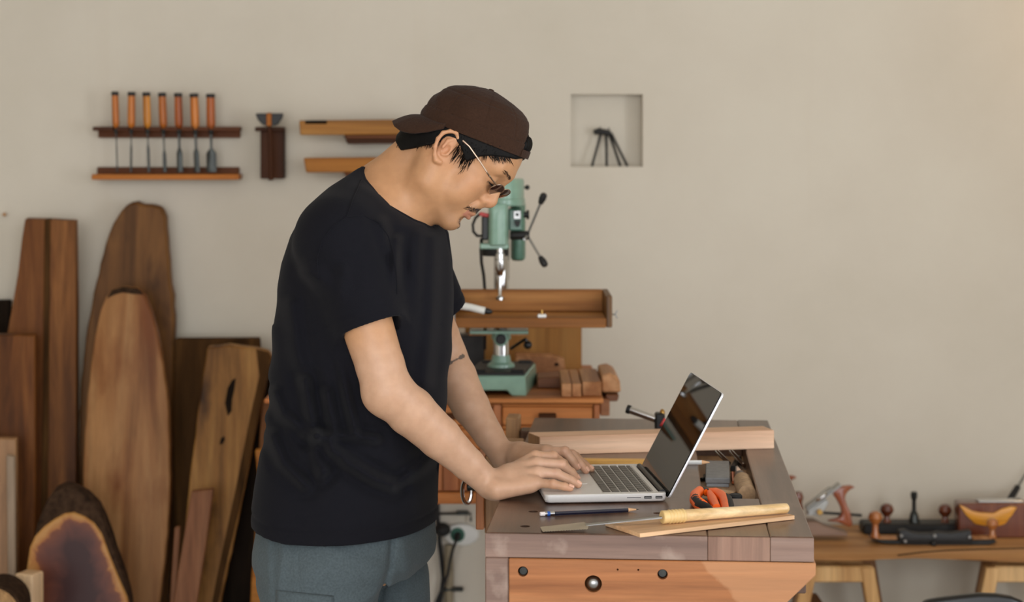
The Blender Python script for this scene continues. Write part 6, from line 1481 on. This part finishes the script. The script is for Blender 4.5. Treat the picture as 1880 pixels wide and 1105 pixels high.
def cap():
    f = Field()
    def fn(p):
        d, c, n, s = cap_d(p)
        band = np.where(n < .0245, .0013, 0)-.0012*np.exp(-((n-.025)/.0015)**2)-.0008*np.exp(-((n-.003)/.0012)**2)
        th = np.arctan2(s, c); panel = sum(np.exp(-((th-t0)*np.hypot(s, c)/.0011)**2) for t0 in (.62, 1.35, 2.2, -.62, -1.35, -2.2, 3.1))*(n > .025)
        topseam = np.exp(-((n-.0665)/.0014)**2)
        wr = .0016*np.sin(c*95+n*60+2*np.sin(n*70))*np.exp(-((n-.045)/.02)**2)+.0012*np.sin(s*120+c*60+n*150)*np.exp(-((n-.05)/.03)**2)
        d = d-band+.0014*panel+.0015*topseam-wr
        sh = np.maximum(d, -(d+.0038)); sh = np.maximum(sh, -.0015-n)
        hole = np.hypot((s)/.034, (n-.0135)/.0305)-1; hole = np.where((c > .03), np.maximum(hole*.03, .0135-n), 1)    # arched opening over the strap
        gap = np.where(c > .03, np.maximum(np.abs(s)-.036, n-.014), 1)
        sh = np.maximum(sh, -hole); return np.maximum(sh, -gap)
    f.fn(fn, KC-.135, KC+.135, 0); return f
V, Q = cap().mesh(.0016); V = relax(V, Q, 1, .4)
cap_o = link('cap', np_mesh('cap', V, Q, MI), 'cap_cloth', MAN)
def K(c, n, s): return Vector(KC+KCd*c+KN*n+KS*s)
def cap_bits():
    # strap across the forehead with an end tab
    g = G(); rows = []
    for i in range(25):
        s = -.040+.080*i/24; c = .1062*(1-abs(s/.085)**2.15)**(1/2.15)
        o = Vector(KCd)*(.92)*1+Vector(KS)*(s/.1); o.normalize(); rows.append([K(c, n, s)+o*d for n, d in ((-.001, .0002), (-.001, .0034), (.0135, .0030), (.0135, -.0004))])
    g.grid(rows, closed=True); bm = g.bm; bm.verts.ensure_lookup_table(); bm.faces.new([bm.verts[i] for i in range(4)]); k = len(bm.verts); bm.faces.new([bm.verts[k-4+i] for i in range(4)])
    part(cap_o, 'strap', 'cap_cloth', g, angle=50)
    g = G(); g.lathe([(0, .002), (.004, .0015), (.0055, 0), (.0055, -.002), (0, -.002)], K(-.001, .0935, 0), KN, 16); part(cap_o, 'top_button', 'cap_cloth', g)
    # brim over the nape
    key = [(0, -.150, -.027, 0), (.25, -.147, -.029, .026), (.45, -.138, -.034, .049), (.62, -.120, -.038, .066), (.78, -.097, -.034, .077), (.9, -.071, -.021, .0825), (1, -.046, -.005, .0835)]
    T = [k_[0] for k_ in key]
    def edge(t): a = abs(t); return np.interp(a, T, [k_[1] for k_ in key]), np.interp(a, T, [k_[2] for k_ in key]), math.copysign(np.interp(a, T, [k_[3] for k_ in key]), t)
    def rim(t):
        ph = t*math.radians(64); return -.1055*math.cos(ph), .002, .0835*math.copysign(abs(math.sin(ph))**.95, t)
    g = G(); rows = []
    for i in range(41):
        t = -1+2*i/40; e = edge(t); r_ = rim(t); rows.append([K(*[r_[k_]+(e[k_]-r_[k_])*v+(.005*math.sin(math.pi*v) if k_ == 1 else 0) for k_ in range(3)]) for v in np.linspace(0, 1, 10)])
    g.grid(rows); o = part(cap_o, 'brim', 'cap_cloth', g, angle=80); sm = o.modifiers.new('thick', 'SOLIDIFY'); sm.thickness = .0035; sm.offset = 0
cap_bits()
def glasses():
    gl = bpy.data.objects.new('sunglasses', None); COL.objects.link(gl); gl.parent = MAN; gl.location = MI @ P(912, 348, 3.59)
    n0, n1 = P(911.5, 348.5, 3.598), P(923, 355.5, 3.662); ac = (n1-n0).normalized()
    up = Vector((.94, 0, .34)); 
    for c, tw, nm in ((n0, -.22, 'near'), (n1, -.12, 'far')):
        a2 = (ac+Vector((-.0, 0, 0))); a2 = Matrix.Rotation(tw, 3, up) @ a2; a2 = (a2-up*a2.dot(up)/up.length_squared).normalized(); u2 = up.normalized(); nn = a2.cross(u2)
        ring = [c+a2*(.0225*math.copysign(abs(math.cos(t))**.85, math.cos(t)))+u2*(.0145*math.copysign(abs(math.sin(t))**.9, math.sin(t))) for t in [2*math.pi*i/40 for i in range(41)]]
        g = G(); g.tube(ring, .0010, 8, cap=False); part(gl, 'lens_rim', 'frame_gold', g)
        g = G(); rows = [[c+(p-c)*k+nn*(.0018*(1-k*k)) for p in ring[:-1]] for k in (1, .75, .5, .25, .02)]; g.grid(rows, closed=True); part(gl, 'lens', 'lens_brown', g)
        if nm == 'near': e0 = c-a2*.0225+u2*.003; i0 = c+a2*.0215+u2*.004
        else: e1 = c+a2*.0225+u2*.003; i1 = c-a2*.0215+u2*.004
    g = G(); g.tube([i0, i0.lerp(i1, .5)+up*.004, i1], .0010, 8); part(gl, 'bridge', 'frame_gold', g)
    def arm(hinge, pts):
        g = G(); g.tube([hinge]+pts, [.0015]+[.0015]*(len(pts)-1)+[.0018], 8); part(gl, 'temple_arm', 'frame_gold', g)
    kn = Vector(Hpx(898.5, 323, .072)); a1 = Vector(Hpx(881, 296, .0805)); a2_ = Vector(Hpx(862, 269, .0875)); a3 = Vector(Hpx(850, 258, .0845))
    arm(e0, [kn, a1, a2_, a3])
    g = G(); g.ball(kn, .0022); v = (kn-e0).normalized(); g.cyl(kn-v*.012, kn+v*.012, .0016, seg=8); part(gl, 'hinge', 'frame_gold', g)
    hf = lambda x, y, s: Vector(Hpx(x, y, s))
    arm(e1, [hf(905, 328, -.066), hf(888, 300, -.073), hf(866, 272, -.078)])
glasses()
